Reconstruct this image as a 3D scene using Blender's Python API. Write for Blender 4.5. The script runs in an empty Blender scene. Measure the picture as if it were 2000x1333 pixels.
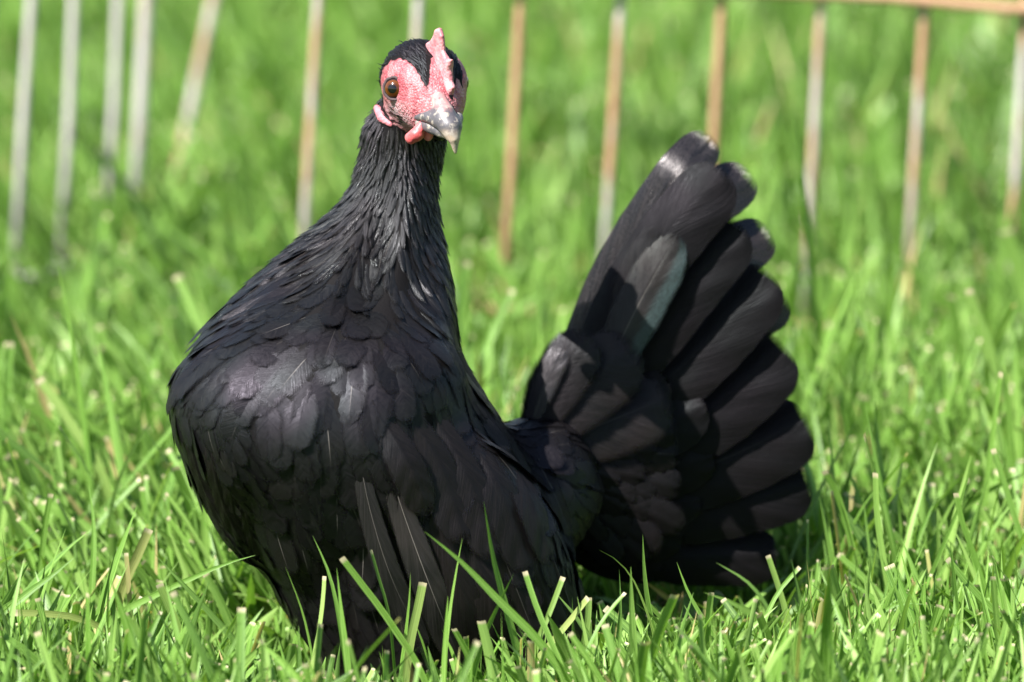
import bpy, math, random
import numpy as np
from mathutils import Vector
from mathutils.bvhtree import BVHTree

random.seed(7)
rng = np.random.default_rng(7)
scene = bpy.context.scene
COL = scene.collection
R = math.radians

# ------------------------------------------------------------------ camera
PITCH = R(11.0)
DIST = 3.8
LOOK = np.array([0.0, 0.0, 0.1307])
FWD = np.array([0.0, math.cos(PITCH), -math.sin(PITCH)])
UPV = np.array([0.0, math.sin(PITCH), math.cos(PITCH)])
RGT = np.array([1.0, 0.0, 0.0])
CAMLOC = LOOK - FWD * DIST
SPAN = 0.36                       # metres across the picture at the hen
cam_data = bpy.data.cameras.new('camera')
cam = bpy.data.objects.new('camera', cam_data)
COL.objects.link(cam)
cam.location = CAMLOC
cam.rotation_euler = (math.pi / 2 - PITCH, 0, 0)
cam_data.sensor_width = 36.0
cam_data.lens = 36.0 * DIST / SPAN
cam_data.clip_start = 0.05
cam_data.clip_end = 600
cam_data.dof.use_dof = True
cam_data.dof.focus_distance = DIST - 0.025
cam_data.dof.aperture_fstop = cam_data.lens / 37.0
cam_data.dof.aperture_blades = 0
scene.camera = cam

# ------------------------------------------------------------------ light
SUN_DIR = np.array([-0.54, -0.50, 0.82])          # towards the sun
SUN_DIR /= np.linalg.norm(SUN_DIR)
elev = math.asin(SUN_DIR[2])
world = bpy.data.worlds.new('World')
scene.world = world
world.use_nodes = True
wn = world.node_tree
sky = wn.nodes.new('ShaderNodeTexSky')
sky.sky_type = 'NISHITA'
sky.sun_disc = False
sky.sun_elevation = elev
sky.sun_rotation = math.atan2(SUN_DIR[0], SUN_DIR[1])
wn.links.new(sky.outputs[0], wn.nodes['Background'].inputs[0])
wn.nodes['Background'].inputs[1].default_value = 0.058
sl = bpy.data.lights.new('sun', 'SUN')
sl.energy = 5.0
sl.angle = R(0.53)
sl.color = (1.0, 0.96, 0.90)
sun = bpy.data.objects.new('sun', sl)
COL.objects.link(sun)
sun.rotation_euler = Vector(SUN_DIR).to_track_quat('Z', 'Y').to_euler()
sun.location = (-2, -2, 3)

scene.render.engine = 'CYCLES'
scene.view_settings.view_transform = 'Standard'
scene.view_settings.look = 'None'
scene.view_settings.exposure = 1.58
scene.view_settings.gamma = 1.0
scene.view_settings.use_curve_mapping = False
scene.cycles.use_denoising = True
scene.cycles.max_bounces = 8
scene.cycles.transparent_max_bounces = 32
scene.cycles.transmission_bounces = 5
scene.cycles.diffuse_bounces = 4
scene.cycles.glossy_bounces = 3


# ------------------------------------------------------------------ helpers
def P(px, py, Y):
    """the place at depth Y that the photograph shows at pixel px, py (2000 wide)"""
    u = (px - 1000) / 2000 * SPAN / DIST
    v = -(py - 666.5) / 2000 * SPAN / DIST
    d = FWD + RGT * u + UPV * v
    return CAMLOC + d * ((Y - CAMLOC[1]) / d[1])


def proj(p):
    q = np.asarray(p) - CAMLOC
    w = q @ FWD
    return 1000 + (q @ RGT) / w * DIST / SPAN * 2000, 666.5 - (q @ UPV) / w * DIST / SPAN * 2000


PX = SPAN / 2000


def unit(v):
    v = np.asarray(v, float)
    return v / np.maximum(np.linalg.norm(v, axis=-1, keepdims=True), 1e-12)


def smooth01(x):
    x = np.clip(x, 0, 1)
    return x * x * (3 - 2 * x)


def link(name, mesh, mat=None, parent=None):
    o = bpy.data.objects.new(name, mesh)
    COL.objects.link(o)
    if mat is not None:
        mesh.materials.append(mat)
    if parent is not None:
        o.parent = parent
    return o


def tag(o, **k):
    for a, b in k.items():
        o[a] = b
    return o


def empty(name, loc):
    o = bpy.data.objects.new(name, None)
    COL.objects.link(o)
    o.location = loc
    o.empty_display_size = 0.02
    return o


def quad_mesh(name, V, F, uv=None, attrs=None, smooth=True):
    V = np.asarray(V, np.float32)
    F = np.asarray(F, np.int32)
    m = bpy.data.meshes.new(name)
    n, k = F.shape
    m.vertices.add(len(V))
    m.vertices.foreach_set('co', V.ravel())
    m.loops.add(n * k)
    m.loops.foreach_set('vertex_index', F.ravel())
    m.polygons.add(n)
    m.polygons.foreach_set('loop_start', np.arange(0, n * k, k, dtype=np.int32))
    m.polygons.foreach_set('loop_total', np.full(n, k, np.int32))
    if smooth:
        m.polygons.foreach_set('use_smooth', np.ones(n, bool))
    m.update(calc_edges=True)
    if uv is not None:
        l = m.uv_layers.new(name='UVMap')
        l.data.foreach_set('uv', np.asarray(uv, np.float32)[F.ravel()].ravel())
    for a, val in (attrs or {}).items():
        at = m.attributes.new(a, 'FLOAT', 'POINT')
        at.data.foreach_set('value', np.asarray(val, np.float32).ravel())
    m.validate()
    return m


def grid_faces(nf, nv, nu):
    """faces of nf separate grids of nv x nu vertices"""
    i, j = np.meshgrid(np.arange(nv - 1), np.arange(nu - 1), indexing='ij')
    a = (i * nu + j).ravel()
    q = np.stack([a, a + 1, a + nu + 1, a + nu], 1)
    return (q[None] + (np.arange(nf) * nv * nu)[:, None, None]).reshape(-1, 4)


def surface_nets(F, xs, ys, zs):
    ins = F < 0
    c = [(i, j, k) for i in (0, 1) for j in (0, 1) for k in (0, 1)]
    nx, ny, nz = F.shape

    def sh(A, o):
        return A[o[0]:nx - 1 + o[0], o[1]:ny - 1 + o[1], o[2]:nz - 1 + o[2]]
    cnt = np.zeros((nx - 1, ny - 1, nz - 1), np.int8)
    for o in c:
        cnt += sh(ins, o)
    act = (cnt > 0) & (cnt < 8)
    idx = np.argwhere(act)
    num = -np.ones(act.shape, np.int64)
    num[act] = np.arange(len(idx))
    acc = np.zeros((len(idx), 3))
    n = np.zeros(len(idx))
    G = [xs, ys, zs]
    for ax in range(3):
        for o in c:
            if o[ax]:
                continue
            o2 = list(o)
            o2[ax] = 1
            a = idx + np.array(o)
            b = idx + np.array(o2)
            fa = F[a[:, 0], a[:, 1], a[:, 2]]
            fb = F[b[:, 0], b[:, 1], b[:, 2]]
            m = (fa < 0) != (fb < 0)
            t = fa[m] / (fa[m] - fb[m])
            pa = np.stack([G[q][a[m, q]] for q in range(3)], 1)
            pb = np.stack([G[q][b[m, q]] for q in range(3)], 1)
            acc[m] += pa + (pb - pa) * t[:, None]
            n[m] += 1
    V = acc / n[:, None]
    faces = []
    for ax in range(3):
        u, v = [(1, 2), (2, 0), (0, 1)][ax]
        s0 = [slice(None)] * 3
        s1 = [slice(None)] * 3
        s0[ax] = slice(0, -1)
        s1[ax] = slice(1, None)
        A, B = ins[tuple(s0)], ins[tuple(s1)]
        e = np.argwhere(A != B)
        lim = np.array(act.shape)
        ok = (e[:, u] > 0) & (e[:, v] > 0) & (e[:, u] < lim[u]) & (e[:, v] < lim[v])
        e = e[ok]
        q = []
        for du, dv in ((-1, -1), (0, -1), (0, 0), (-1, 0)):
            f = e.copy()
            f[:, u] += du
            f[:, v] += dv
            q.append(num[f[:, 0], f[:, 1], f[:, 2]])
        q = np.stack(q, 1)
        flip = ~A[e[:, 0], e[:, 1], e[:, 2]]
        q[flip] = q[flip][:, ::-1]
        faces.append(q)
    return V, np.concatenate(faces)


def smin(a, b, k):
    h = np.maximum(k - np.abs(a - b), 0) / k
    return np.minimum(a, b) - h * h * k * 0.25


def ell(p, c, r, M=None):
    d = p - c
    if M is not None:
        d = d @ np.asarray(M).T
    r = np.asarray(r)
    k0 = np.linalg.norm(d / r, axis=-1)
    k1 = np.linalg.norm(d / (r * r), axis=-1)
    return k0 * (k0 - 1) / np.maximum(k1, 1e-9)


def chain(p, pts, rad, squash=None):
    """smooth chain of tapering round segments"""
    out = None
    for a, b, ra, rb in zip(pts[:-1], pts[1:], rad[:-1], rad[1:]):
        a, b = np.asarray(a), np.asarray(b)
        ab = b - a
        t = np.clip(((p - a) @ ab) / (ab @ ab), 0, 1)
        d = np.linalg.norm(p - a - t[..., None] * ab, axis=-1) - (ra + (rb - ra) * t)
        out = d if out is None else np.minimum(out, d)
    return out


def sdf_mesh(name, fn, lo, hi, step):
    xs, ys, zs = [np.arange(lo[i] - 2 * step, hi[i] + 3 * step, step) for i in range(3)]
    G = np.stack(np.meshgrid(xs, ys, zs, indexing='ij'), -1)
    V, F = surface_nets(fn(G), xs, ys, zs)
    return V, F


# ------------------------------------------------------------------ node helpers
def new_mat(name):
    m = bpy.data.materials.new(name)
    m.use_nodes = True
    nt = m.node_tree
    nt.nodes.clear()
    return m, nt


def nd(nt, typ, **k):
    n = nt.nodes.new(typ)
    for a, b in k.items():
        setattr(n, a, b)
    return n


def setin(n, **k):
    for a, b in k.items():
        n.inputs[a.replace('_', ' ')].default_value = b


def math_n(nt, op, a, b=None, c=None, clamp=False):
    n = nd(nt, 'ShaderNodeMath', operation=op)
    n.use_clamp = clamp
    for i, x in enumerate((a, b, c)):
        if x is None:
            continue
        if hasattr(x, 'links'):
            nt.links.new(x, n.inputs[i])
        else:
            n.inputs[i].default_value = x
    return n.outputs[0]


def mix_c(nt, f, a, b, mode='MIX'):
    n = nd(nt, 'ShaderNodeMix', data_type='RGBA', blend_type=mode)
    for i, x in ((0, f), (6, a), (7, b)):
        if hasattr(x, 'links'):
            nt.links.new(x, n.inputs[i])
        else:
            n.inputs[i].default_value = x if i == 0 else (*x, 1)[:4]
    return n.outputs[2]


def maprange(nt, x, a, b, c=0.0, d=1.0, smooth=True):
    n = nd(nt, 'ShaderNodeMapRange')
    if smooth:
        n.interpolation_type = 'SMOOTHSTEP'
    nt.links.new(x, n.inputs[0])
    for i, v in enumerate((a, b, c, d)):
        n.inputs[i + 1].default_value = v
    return n.outputs[0]


def noise(nt, vec, scale, detail=3.0, rough=0.55):
    n = nd(nt, 'ShaderNodeTexNoise')
    n.inputs['Scale'].default_value = scale
    n.inputs['Detail'].default_value = detail
    n.inputs['Roughness'].default_value = rough
    if vec is not None:
        nt.links.new(vec, n.inputs['Vector'])
    return n


# ------------------------------------------------------------------ materials
def feather_material(name, base=(0.011, 0.010, 0.011), brown=(0.022, 0.015, 0.013), rough=0.42,
                     spec=0.5, sheen_a=(0.55, 0.45, 0.85), sheen_b=(0.30, 0.75, 0.80), rachis=0.06,
                     barb=60.0, bump=0.25, tint=0.5, glint=0.0,
                     fringe=(0.55, 0.7), shaft=0.7, sheen_stripe=None):
    m, nt = new_mat(name)
    out = nd(nt, 'ShaderNodeOutputMaterial')
    b = nd(nt, 'ShaderNodeBsdfPrincipled')
    nt.links.new(b.outputs[0], out.inputs[0])
    uv = nd(nt, 'ShaderNodeUVMap', uv_map='UVMap')
    sep = nd(nt, 'ShaderNodeSeparateXYZ')
    nt.links.new(uv.outputs[0], sep.inputs[0])
    au = math_n(nt, 'ABSOLUTE', math_n(nt, 'SUBTRACT', sep.outputs[0], 0.5))     # 0 at the shaft, .5 at the rim
    rnd = nd(nt, 'ShaderNodeAttribute', attribute_name='rnd')
    tc = nd(nt, 'ShaderNodeTexCoord')
    # barbs run outwards and towards the tip
    ph = math_n(nt, 'SUBTRACT', sep.outputs[1], math_n(nt, 'MULTIPLY', au, 0.55))
    comb = nd(nt, 'ShaderNodeCombineXYZ')
    nt.links.new(math_n(nt, 'MULTIPLY', ph, barb), comb.inputs[0])
    nt.links.new(math_n(nt, 'MULTIPLY', rnd.outputs['Fac'], 37.0), comb.inputs[1])
    nt.links.new(math_n(nt, 'MULTIPLY', au, 2.0), comb.inputs[2])
    nb = noise(nt, comb.outputs[0], 1.0, 3.0, 0.7)
    big = noise(nt, tc.outputs['Object'], 55.0, 2.0)
    mot = noise(nt, tc.outputs['Object'], 900.0, 2.0)
    f1 = math_n(nt, 'MULTIPLY', rnd.outputs['Fac'], maprange(nt, big.outputs[0], 0.35, 0.65))
    c = mix_c(nt, f1, base, brown)
    c = mix_c(nt, maprange(nt, nb.outputs[0], 0.45, 0.75, 0, 0.6), c, tuple(x * 2.0 for x in brown))
    sh = math_n(nt, 'MULTIPLY', maprange(nt, au, 0.004, 0.016, 1.0, 0.0), maprange(nt, sep.outputs[1], 0.45, 0.9, 1.0, 0.1))
    sh = math_n(nt, 'MULTIPLY', sh, maprange(nt, rnd.outputs['Fac'], shaft, 1.0))
    c = mix_c(nt, sh, c, (rachis, rachis * 0.9, rachis * 0.82))
    if sheen_stripe:
        sm = maprange(nt, math_n(nt, 'ADD', sep.outputs[0], math_n(nt, 'MULTIPLY', math_n(nt, 'SUBTRACT', nb.outputs[0], 0.5), 0.3)), sheen_stripe[3], sheen_stripe[3] + 0.12)
        c = mix_c(nt, math_n(nt, 'MULTIPLY', sm, maprange(nt, mot.outputs[0], 0.3, 0.7, 0.6, 1.0)), c, sheen_stripe[:3])  # iridescent sheen painted into the base colour along one vane
    rim = maprange(nt, au, 0.44, 0.5, 0.0, 0.25)
    c = mix_c(nt, rim, c, tuple(x * 1.8 for x in brown))
    nt.links.new(c, b.inputs['Base Color'])
    r = math_n(nt, 'ADD', maprange(nt, nb.outputs[0], 0.3, 0.7, rough - 0.08, rough + 0.10),
               maprange(nt, mot.outputs[0], 0.3, 0.7, -0.05, 0.05))
    if glint:
        r = math_n(nt, 'SUBTRACT', r, maprange(nt, rnd.outputs['Fac'], 0.66, 0.8, 0.0, glint))
    nt.links.new(r, b.inputs['Roughness'])
    irn = noise(nt, tc.outputs['Object'], 38.0, 1.0)
    tf = math_n(nt, 'ADD', maprange(nt, irn.outputs[0], 0.35, 0.65, 0, 0.7), math_n(nt, 'MULTIPLY', rnd.outputs['Fac'], 0.3))
    st = mix_c(nt, tf, sheen_a, sheen_b)
    st = mix_c(nt, tint, (0.95, 0.90, 0.92), st)
    nt.links.new(st, b.inputs['Specular Tint'])
    b.inputs['Specular IOR Level'].default_value = spec
    bp = nd(nt, 'ShaderNodeBump')
    bp.inputs['Strength'].default_value = bump
    bp.inputs['Distance'].default_value = 0.0006
    nt.links.new(nb.outputs[0], bp.inputs['Height'])
    nt.links.new(bp.outputs[0], b.inputs['Normal'])
    # barbs part and thin out at the rim
    tipe = maprange(nt, sep.outputs[1], 1.0 - 0.45 * (1 - fringe[0]), 1.0, fringe[0], 1.0, False)
    tipe = math_n(nt, 'MULTIPLY', tipe, maprange(nt, sep.outputs[1], 1.0 - 0.5 * (1 - fringe[0]), 1.0 - 0.4 * (1 - fringe[0])))
    e = math_n(nt, 'MAXIMUM', math_n(nt, 'MULTIPLY', au, 2.0), tipe)
    e = math_n(nt, 'ADD', e, math_n(nt, 'MULTIPLY', math_n(nt, 'SUBTRACT', nb.outputs[0], 0.5), fringe[1]))
    alpha = maprange(nt, e, fringe[0], 1.02, 1.0, 0.0)
    nt.links.new(alpha, b.inputs['Alpha'])
    return m


M_PLUME = feather_material('black_plumage', base=(0.0024,0.0022,0.0025), brown=(0.0050,0.0038,0.0038), rough=0.47, spec=0.30, rachis=0.12, shaft=0.80, tint=0.40, fringe=(0.66, 0.55))
M_HACKLE = feather_material('glossy_hackle', base=(0.004,0.004,0.004), brown=(0.010,0.008,0.008), rough=0.40, spec=0.40, tint=0.25, rachis=0.12, glint=0.15, bump=0.4, fringe=(0.5, 0.8))
M_WING = feather_material('wing_quill', base=(0.004, 0.0035, 0.0035), brown=(0.0075, 0.0056, 0.0055), rough=0.42,
                          spec=0.22, barb=120, tint=0.3, rachis=0.08, bump=0.35, fringe=(0.78, 0.35))
M_TAIL = feather_material('tail_feather_black', base=(0.0035, 0.0032, 0.0036), brown=(0.0042, 0.0035, 0.0039), rough=0.46,
                          spec=0.11, barb=150, tint=0.3, rachis=0.03, bump=0.35, fringe=(0.93, 0.10))
M_COVERT = feather_material('soft_covert', base=(0.004, 0.0035, 0.004), brown=(0.0060, 0.0046, 0.0048), rough=0.45, spec=0.14,
                            tint=0.3, barb=90, rachis=0.06, fringe=(0.72, 0.4))
M_PALE = feather_material('pale_sheen_covert', base=(0.012, 0.012, 0.014), brown=(0.024, 0.021, 0.022), rough=0.36, spec=0.4,
                          tint=0.2, barb=90, rachis=0.08, fringe=(0.6, 0.5))
M_QUILL = feather_material('pale_edged_quill', base=(0.008, 0.0075, 0.008), brown=(0.020, 0.017, 0.017), rough=0.38, spec=0.34,
                           tint=0.1, barb=120, rachis=0.14, shaft=-1.0, bump=0.35, fringe=(0.85, 0.25))
M_TIP = feather_material('glossy_tail_feather', base=(0.005, 0.0045, 0.005), brown=(0.011, 0.0075, 0.008), rough=0.30,
                         spec=0.6, barb=150, tint=0.0, rachis=0.03, bump=0.45, fringe=(0.93, 0.10))
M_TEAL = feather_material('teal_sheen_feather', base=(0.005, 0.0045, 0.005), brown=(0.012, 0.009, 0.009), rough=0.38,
                          spec=0.3, sheen_a=(0.45, 0.75, 0.8), sheen_b=(0.5, 0.9, 0.78), tint=0.3, barb=130, bump=0.3, fringe=(0.8, 0.3), sheen_stripe=(0.026, 0.040, 0.041, 0.66))


def skin_mat(name, red, pale, amount_pale=0.5, scale=1.0, rough=0.5):
    m, nt = new_mat(name)
    out = nd(nt, 'ShaderNodeOutputMaterial')
    b = nd(nt, 'ShaderNodeBsdfPrincipled')
    nt.links.new(b.outputs[0], out.inputs[0])
    tc = nd(nt, 'ShaderNodeTexCoord')
    vor = nd(nt, 'ShaderNodeTexVoronoi', feature='F1')
    vor.inputs['Scale'].default_value = 900 * scale
    nt.links.new(tc.outputs['Object'], vor.inputs['Vector'])
    n1 = noise(nt, tc.outputs['Object'], 260 * scale, 4)
    f = math_n(nt, 'MULTIPLY', maprange(nt, n1.outputs[0], 0.35, 0.7), amount_pale)
    c = mix_c(nt, f, red, pale)
    c = mix_c(nt, maprange(nt, vor.outputs['Distance'], 0.0, 0.35, 0.2, 0.0), c, tuple(min(1, x * 1.5) for x in pale))
    nt.links.new(c, b.inputs['Base Color'])
    setin(b, Roughness=rough)
    b.inputs['Subsurface Weight'].default_value = 0.25
    b.inputs['Subsurface Radius'].default_value = (0.002, 0.0006, 0.0004)
    b.inputs['Subsurface Scale'].default_value = 0.6
    bp = nd(nt, 'ShaderNodeBump')
    setin(bp, Strength=0.6, Distance=0.0004)
    nt.links.new(vor.outputs['Distance'], bp.inputs['Height'])
    nt.links.new(bp.outputs[0], b.inputs['Normal'])
    return m


M_COMB = skin_mat('comb_skin', (0.40, 0.13, 0.15), (0.50, 0.26, 0.27), 0.9)
M_WATTLE = skin_mat('wattle_skin', (0.45, 0.07, 0.075), (0.55, 0.22, 0.23), 0.5, 0.7, 0.4)
M_LOBE = skin_mat('earlobe_skin', (0.45, 0.13, 0.16), (0.50, 0.22, 0.24), 0.5, 1.4, 0.6)


def body_material():
    m, nt = new_mat('hen_skin')
    out = nd(nt, 'ShaderNodeOutputMaterial')
    b = nd(nt, 'ShaderNodeBsdfPrincipled')
    nt.links.new(b.outputs[0], out.inputs[0])
    tc = nd(nt, 'ShaderNodeTexCoord')
    at = nd(nt, 'ShaderNodeAttribute', attribute_name='skin')      # metres inside the bare patch
    n1 = noise(nt, tc.outputs['Object'], 520, 3)
    sd = math_n(nt, 'ADD', at.outputs['Fac'], math_n(nt, 'MULTIPLY', math_n(nt, 'SUBTRACT', n1.outputs[0], 0.5), 0.0022))
    mask = maprange(nt, sd, -0.0003, 0.0003)
    vor = nd(nt, 'ShaderNodeTexVoronoi')
    vor.inputs['Scale'].default_value = 1150
    nt.links.new(tc.outputs['Object'], vor.inputs['Vector'])
    n2 = noise(nt, tc.outputs['Object'], 210, 4, 0.6)
    n3 = noise(nt, tc.outputs['Object'], 1500, 2, 0.6)
    red = mix_c(nt, maprange(nt, n2.outputs[0], 0.38, 0.62), (0.26, 0.050, 0.068), (0.43, 0.19, 0.205))
    red = mix_c(nt, maprange(nt, n3.outputs[0], 0.58, 0.75, 0, 0.55), red, (0.62, 0.42, 0.40))
    red = mix_c(nt, maprange(nt, vor.outputs['Distance'], 0.25, 0.6, 0.0, 0.5), red, (0.28, 0.05, 0.06))
    red = mix_c(nt, maprange(nt, n1.outputs[0], 0.60, 0.70, 0, 0.55), red, (0.20, 0.045, 0.055))
    gr = nd(nt, 'ShaderNodeAttribute', attribute_name='grey')
    red = mix_c(nt, math_n(nt, 'MULTIPLY', gr.outputs['Fac'], maprange(nt, n3.outputs[0], 0.35, 0.6)), red, (0.36, 0.31, 0.33))
    col = mix_c(nt, mask, (0.005, 0.0045, 0.005), red)
    nt.links.new(col, b.inputs['Base Color'])
    nt.links.new(maprange(nt, mask, 0, 1, 0.7, 0.5), b.inputs['Roughness'])
    nt.links.new(maprange(nt, mask, 0, 1, 0.1, 0.5), b.inputs['Specular IOR Level'])
    bp = nd(nt, 'ShaderNodeBump')
    setin(bp, Strength=0.7, Distance=0.0005)
    nt.links.new(maprange(nt, mask, 0, 1, 0.12, 0.7), bp.inputs['Strength'])
    h = math_n(nt, 'ADD', vor.outputs['Distance'], n3.outputs[0])
    nt.links.new(h, bp.inputs['Height'])
    nt.links.new(bp.outputs[0], b.inputs['Normal'])
    return m


M_BODY = body_material()


def beak_material():
    m, nt = new_mat('beak_horn')
    out = nd(nt, 'ShaderNodeOutputMaterial')
    b = nd(nt, 'ShaderNodeBsdfPrincipled')
    nt.links.new(b.outputs[0], out.inputs[0])
    tc = nd(nt, 'ShaderNodeTexCoord')
    at = nd(nt, 'ShaderNodeAttribute', attribute_name='along')
    n1 = noise(nt, tc.outputs['Object'], 420, 4, 0.65)
    n2 = noise(nt, tc.outputs['Object'], 160, 3, 0.6)
    n3 = noise(nt, tc.outputs['Object'], 700, 3, 0.6)
    a = math_n(nt, 'ADD', at.outputs['Fac'], math_n(nt, 'MULTIPLY', math_n(nt, 'SUBTRACT', n2.outputs[0], 0.5), 0.35))
    c = mix_c(nt, maprange(nt, a, 0.02, 0.2), (0.34, 0.17, 0.17), (0.075, 0.070, 0.080))
    c = mix_c(nt, maprange(nt, a, 0.45, 0.72), c, (0.40, 0.31, 0.24))
    c = mix_c(nt, maprange(nt, n1.outputs[0], 0.50, 0.64, 0, 0.85), c, (0.33, 0.29, 0.25))
    c = mix_c(nt, maprange(nt, n3.outputs[0], 0.62, 0.7, 0, 0.7), c, (0.07, 0.06, 0.06))
    nt.links.new(c, b.inputs['Base Color'])
    setin(b, Roughness=0.45)
    bp = nd(nt, 'ShaderNodeBump')
    setin(bp, Strength=0.5, Distance=0.0004)
    nt.links.new(n1.outputs[0], bp.inputs['Height'])
    nt.links.new(bp.outputs[0], b.inputs['Normal'])
    return m


M_BEAK = beak_material()


def plain(name, col, rough=0.5, var=0.3, scale=300):
    m, nt = new_mat(name)
    out = nd(nt, 'ShaderNodeOutputMaterial')
    b = nd(nt, 'ShaderNodeBsdfPrincipled')
    nt.links.new(b.outputs[0], out.inputs[0])
    tc = nd(nt, 'ShaderNodeTexCoord')
    n1 = noise(nt, tc.outputs['Object'], scale, 4)
    c = mix_c(nt, n1.outputs[0], tuple(x * (1 - var) for x in col), tuple(min(1, x * (1 + var)) for x in col))
    nt.links.new(c, b.inputs['Base Color'])
    setin(b, Roughness=rough)
    return m


M_LID = plain('eyelid_skin', (0.05, 0.03, 0.033), 0.75, 0.5, 900)
M_SHANK = plain('shank_scale', (0.12, 0.11, 0.10), 0.5)


def eye_material(axis):
    m, nt = new_mat('eye_amber')
    out = nd(nt, 'ShaderNodeOutputMaterial')
    b = nd(nt, 'ShaderNodeBsdfPrincipled')
    nt.links.new(b.outputs[0], out.inputs[0])
    at = nd(nt, 'ShaderNodeAttribute', attribute_name='rad')
    tc = nd(nt, 'ShaderNodeTexCoord')
    n1 = noise(nt, tc.outputs['Object'], 1200, 3)
    c = mix_c(nt, maprange(nt, at.outputs['Fac'], 0.38, 0.43), (0.003, 0.003, 0.004), (0.055, 0.015, 0.003))
    c = mix_c(nt, maprange(nt, at.outputs['Fac'], 0.45, 0.75, 0, 0.8), c, (0.12, 0.036, 0.005))
    c = mix_c(nt, maprange(nt, n1.outputs[0], 0.4, 0.7, 0, 0.3), c, (0.06, 0.02, 0.005))
    c = mix_c(nt, maprange(nt, at.outputs['Fac'], 0.38, 0.42, 1, 0), c, (0.003, 0.003, 0.004))
    c = mix_c(nt, maprange(nt, at.outputs['Fac'], 0.78, 0.86), c, (0.02, 0.012, 0.012))
    nt.links.new(c, b.inputs['Base Color'])
    setin(b, Roughness=0.25)
    b.inputs['Coat Weight'].default_value = 1.0
    b.inputs['Coat Roughness'].default_value = 0.05
    b.inputs['Specular IOR Level'].default_value = 0.1
    return m


def grass_material(name, g1, g2, g3, dead=(0.46, 0.36, 0.17)):
    m, nt = new_mat(name)
    out = nd(nt, 'ShaderNodeOutputMaterial')
    uv = nd(nt, 'ShaderNodeUVMap', uv_map='UVMap')
    sep = nd(nt, 'ShaderNodeSeparateXYZ')
    nt.links.new(uv.outputs[0], sep.inputs[0])
    rnd = nd(nt, 'ShaderNodeAttribute', attribute_name='rnd')
    cut = nd(nt, 'ShaderNodeAttribute', attribute_name='cut')
    dd = nd(nt, 'ShaderNodeAttribute', attribute_name='dead')
    tc = nd(nt, 'ShaderNodeTexCoord')
    n1 = noise(nt, tc.outputs['Object'], 7, 2)
    n2 = noise(nt, tc.outputs['Object'], 120, 3)
    r = math_n(nt, 'ADD', math_n(nt, 'MULTIPLY', rnd.outputs['Fac'], 0.75), maprange(nt, n1.outputs[0], 0.3, 0.7, 0, 0.25))
    c = mix_c(nt, maprange(nt, r, 0.0, 0.55), g1, g2)
    c = mix_c(nt, maprange(nt, r, 0.5, 1.0), c, g3)
    # veins along the blade
    cb = nd(nt, 'ShaderNodeCombineXYZ')
    nt.links.new(math_n(nt, 'MULTIPLY', sep.outputs[0], 9.0), cb.inputs[0])
    nt.links.new(math_n(nt, 'MULTIPLY', rnd.outputs['Fac'], 91.0), cb.inputs[1])
    nt.links.new(math_n(nt, 'MULTIPLY', sep.outputs[1], 1.3), cb.inputs[2])
    nv = noise(nt, cb.outputs[0], 1.0, 2)
    c = mix_c(nt, maprange(nt, nv.outputs[0], 0.35, 0.7, 0, 0.45), c, tuple(x * 1.6 for x in g3))
    mid = maprange(nt, math_n(nt, 'ABSOLUTE', math_n(nt, 'SUBTRACT', sep.outputs[0], 0.5)), 0.0, 0.08, 0.35, 0.0)
    c = mix_c(nt, mid, c, tuple(x * 1.5 for x in g3))
    # paler towards the root
    c = mix_c(nt, maprange(nt, sep.outputs[1], 0.0, 0.22, 0.25, 0.0), c, (0.22, 0.24, 0.08))
    df = math_n(nt, 'MULTIPLY', dd.outputs['Fac'], maprange(nt, math_n(nt, 'ADD', n2.outputs[0], sep.outputs[1]), 0.55, 1.15, 0.25, 1.0))
    c = mix_c(nt, df, c, dead)
    tp = math_n(nt, 'MULTIPLY', cut.outputs['Fac'], maprange(nt, sep.outputs[1], 0.970, 0.99))
    c = mix_c(nt, tp, c, (0.50, 0.44, 0.28))
    b = nd(nt, 'ShaderNodeBsdfPrincipled')
    nt.links.new(c, b.inputs['Base Color'])
    setin(b, Roughness=0.45)
    b.inputs['Specular IOR Level'].default_value = 0.42
    bp = nd(nt, 'ShaderNodeBump')
    setin(bp, Strength=0.3, Distance=0.0004)
    nt.links.new(nv.outputs[0], bp.inputs['Height'])
    nt.links.new(bp.outputs[0], b.inputs['Normal'])
    tr = nd(nt, 'ShaderNodeBsdfTranslucent')
    tcl = mix_c(nt, 1.0, c, (1.15, 1.25, 0.55), 'MULTIPLY')
    nt.links.new(tcl, tr.inputs[0])
    mx = nd(nt, 'ShaderNodeMixShader')
    mx.inputs[0].default_value = 0.34
    nt.links.new(b.outputs[0], mx.inputs[1])
    nt.links.new(tr.outputs[0], mx.inputs[2])
    nt.links.new(mx.outputs[0], out.inputs[0])
    return m


M_GRASS = grass_material('grass_blade', (0.018, 0.064, 0.008), (0.092, 0.210, 0.022), (0.225, 0.355, 0.090))


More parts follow.
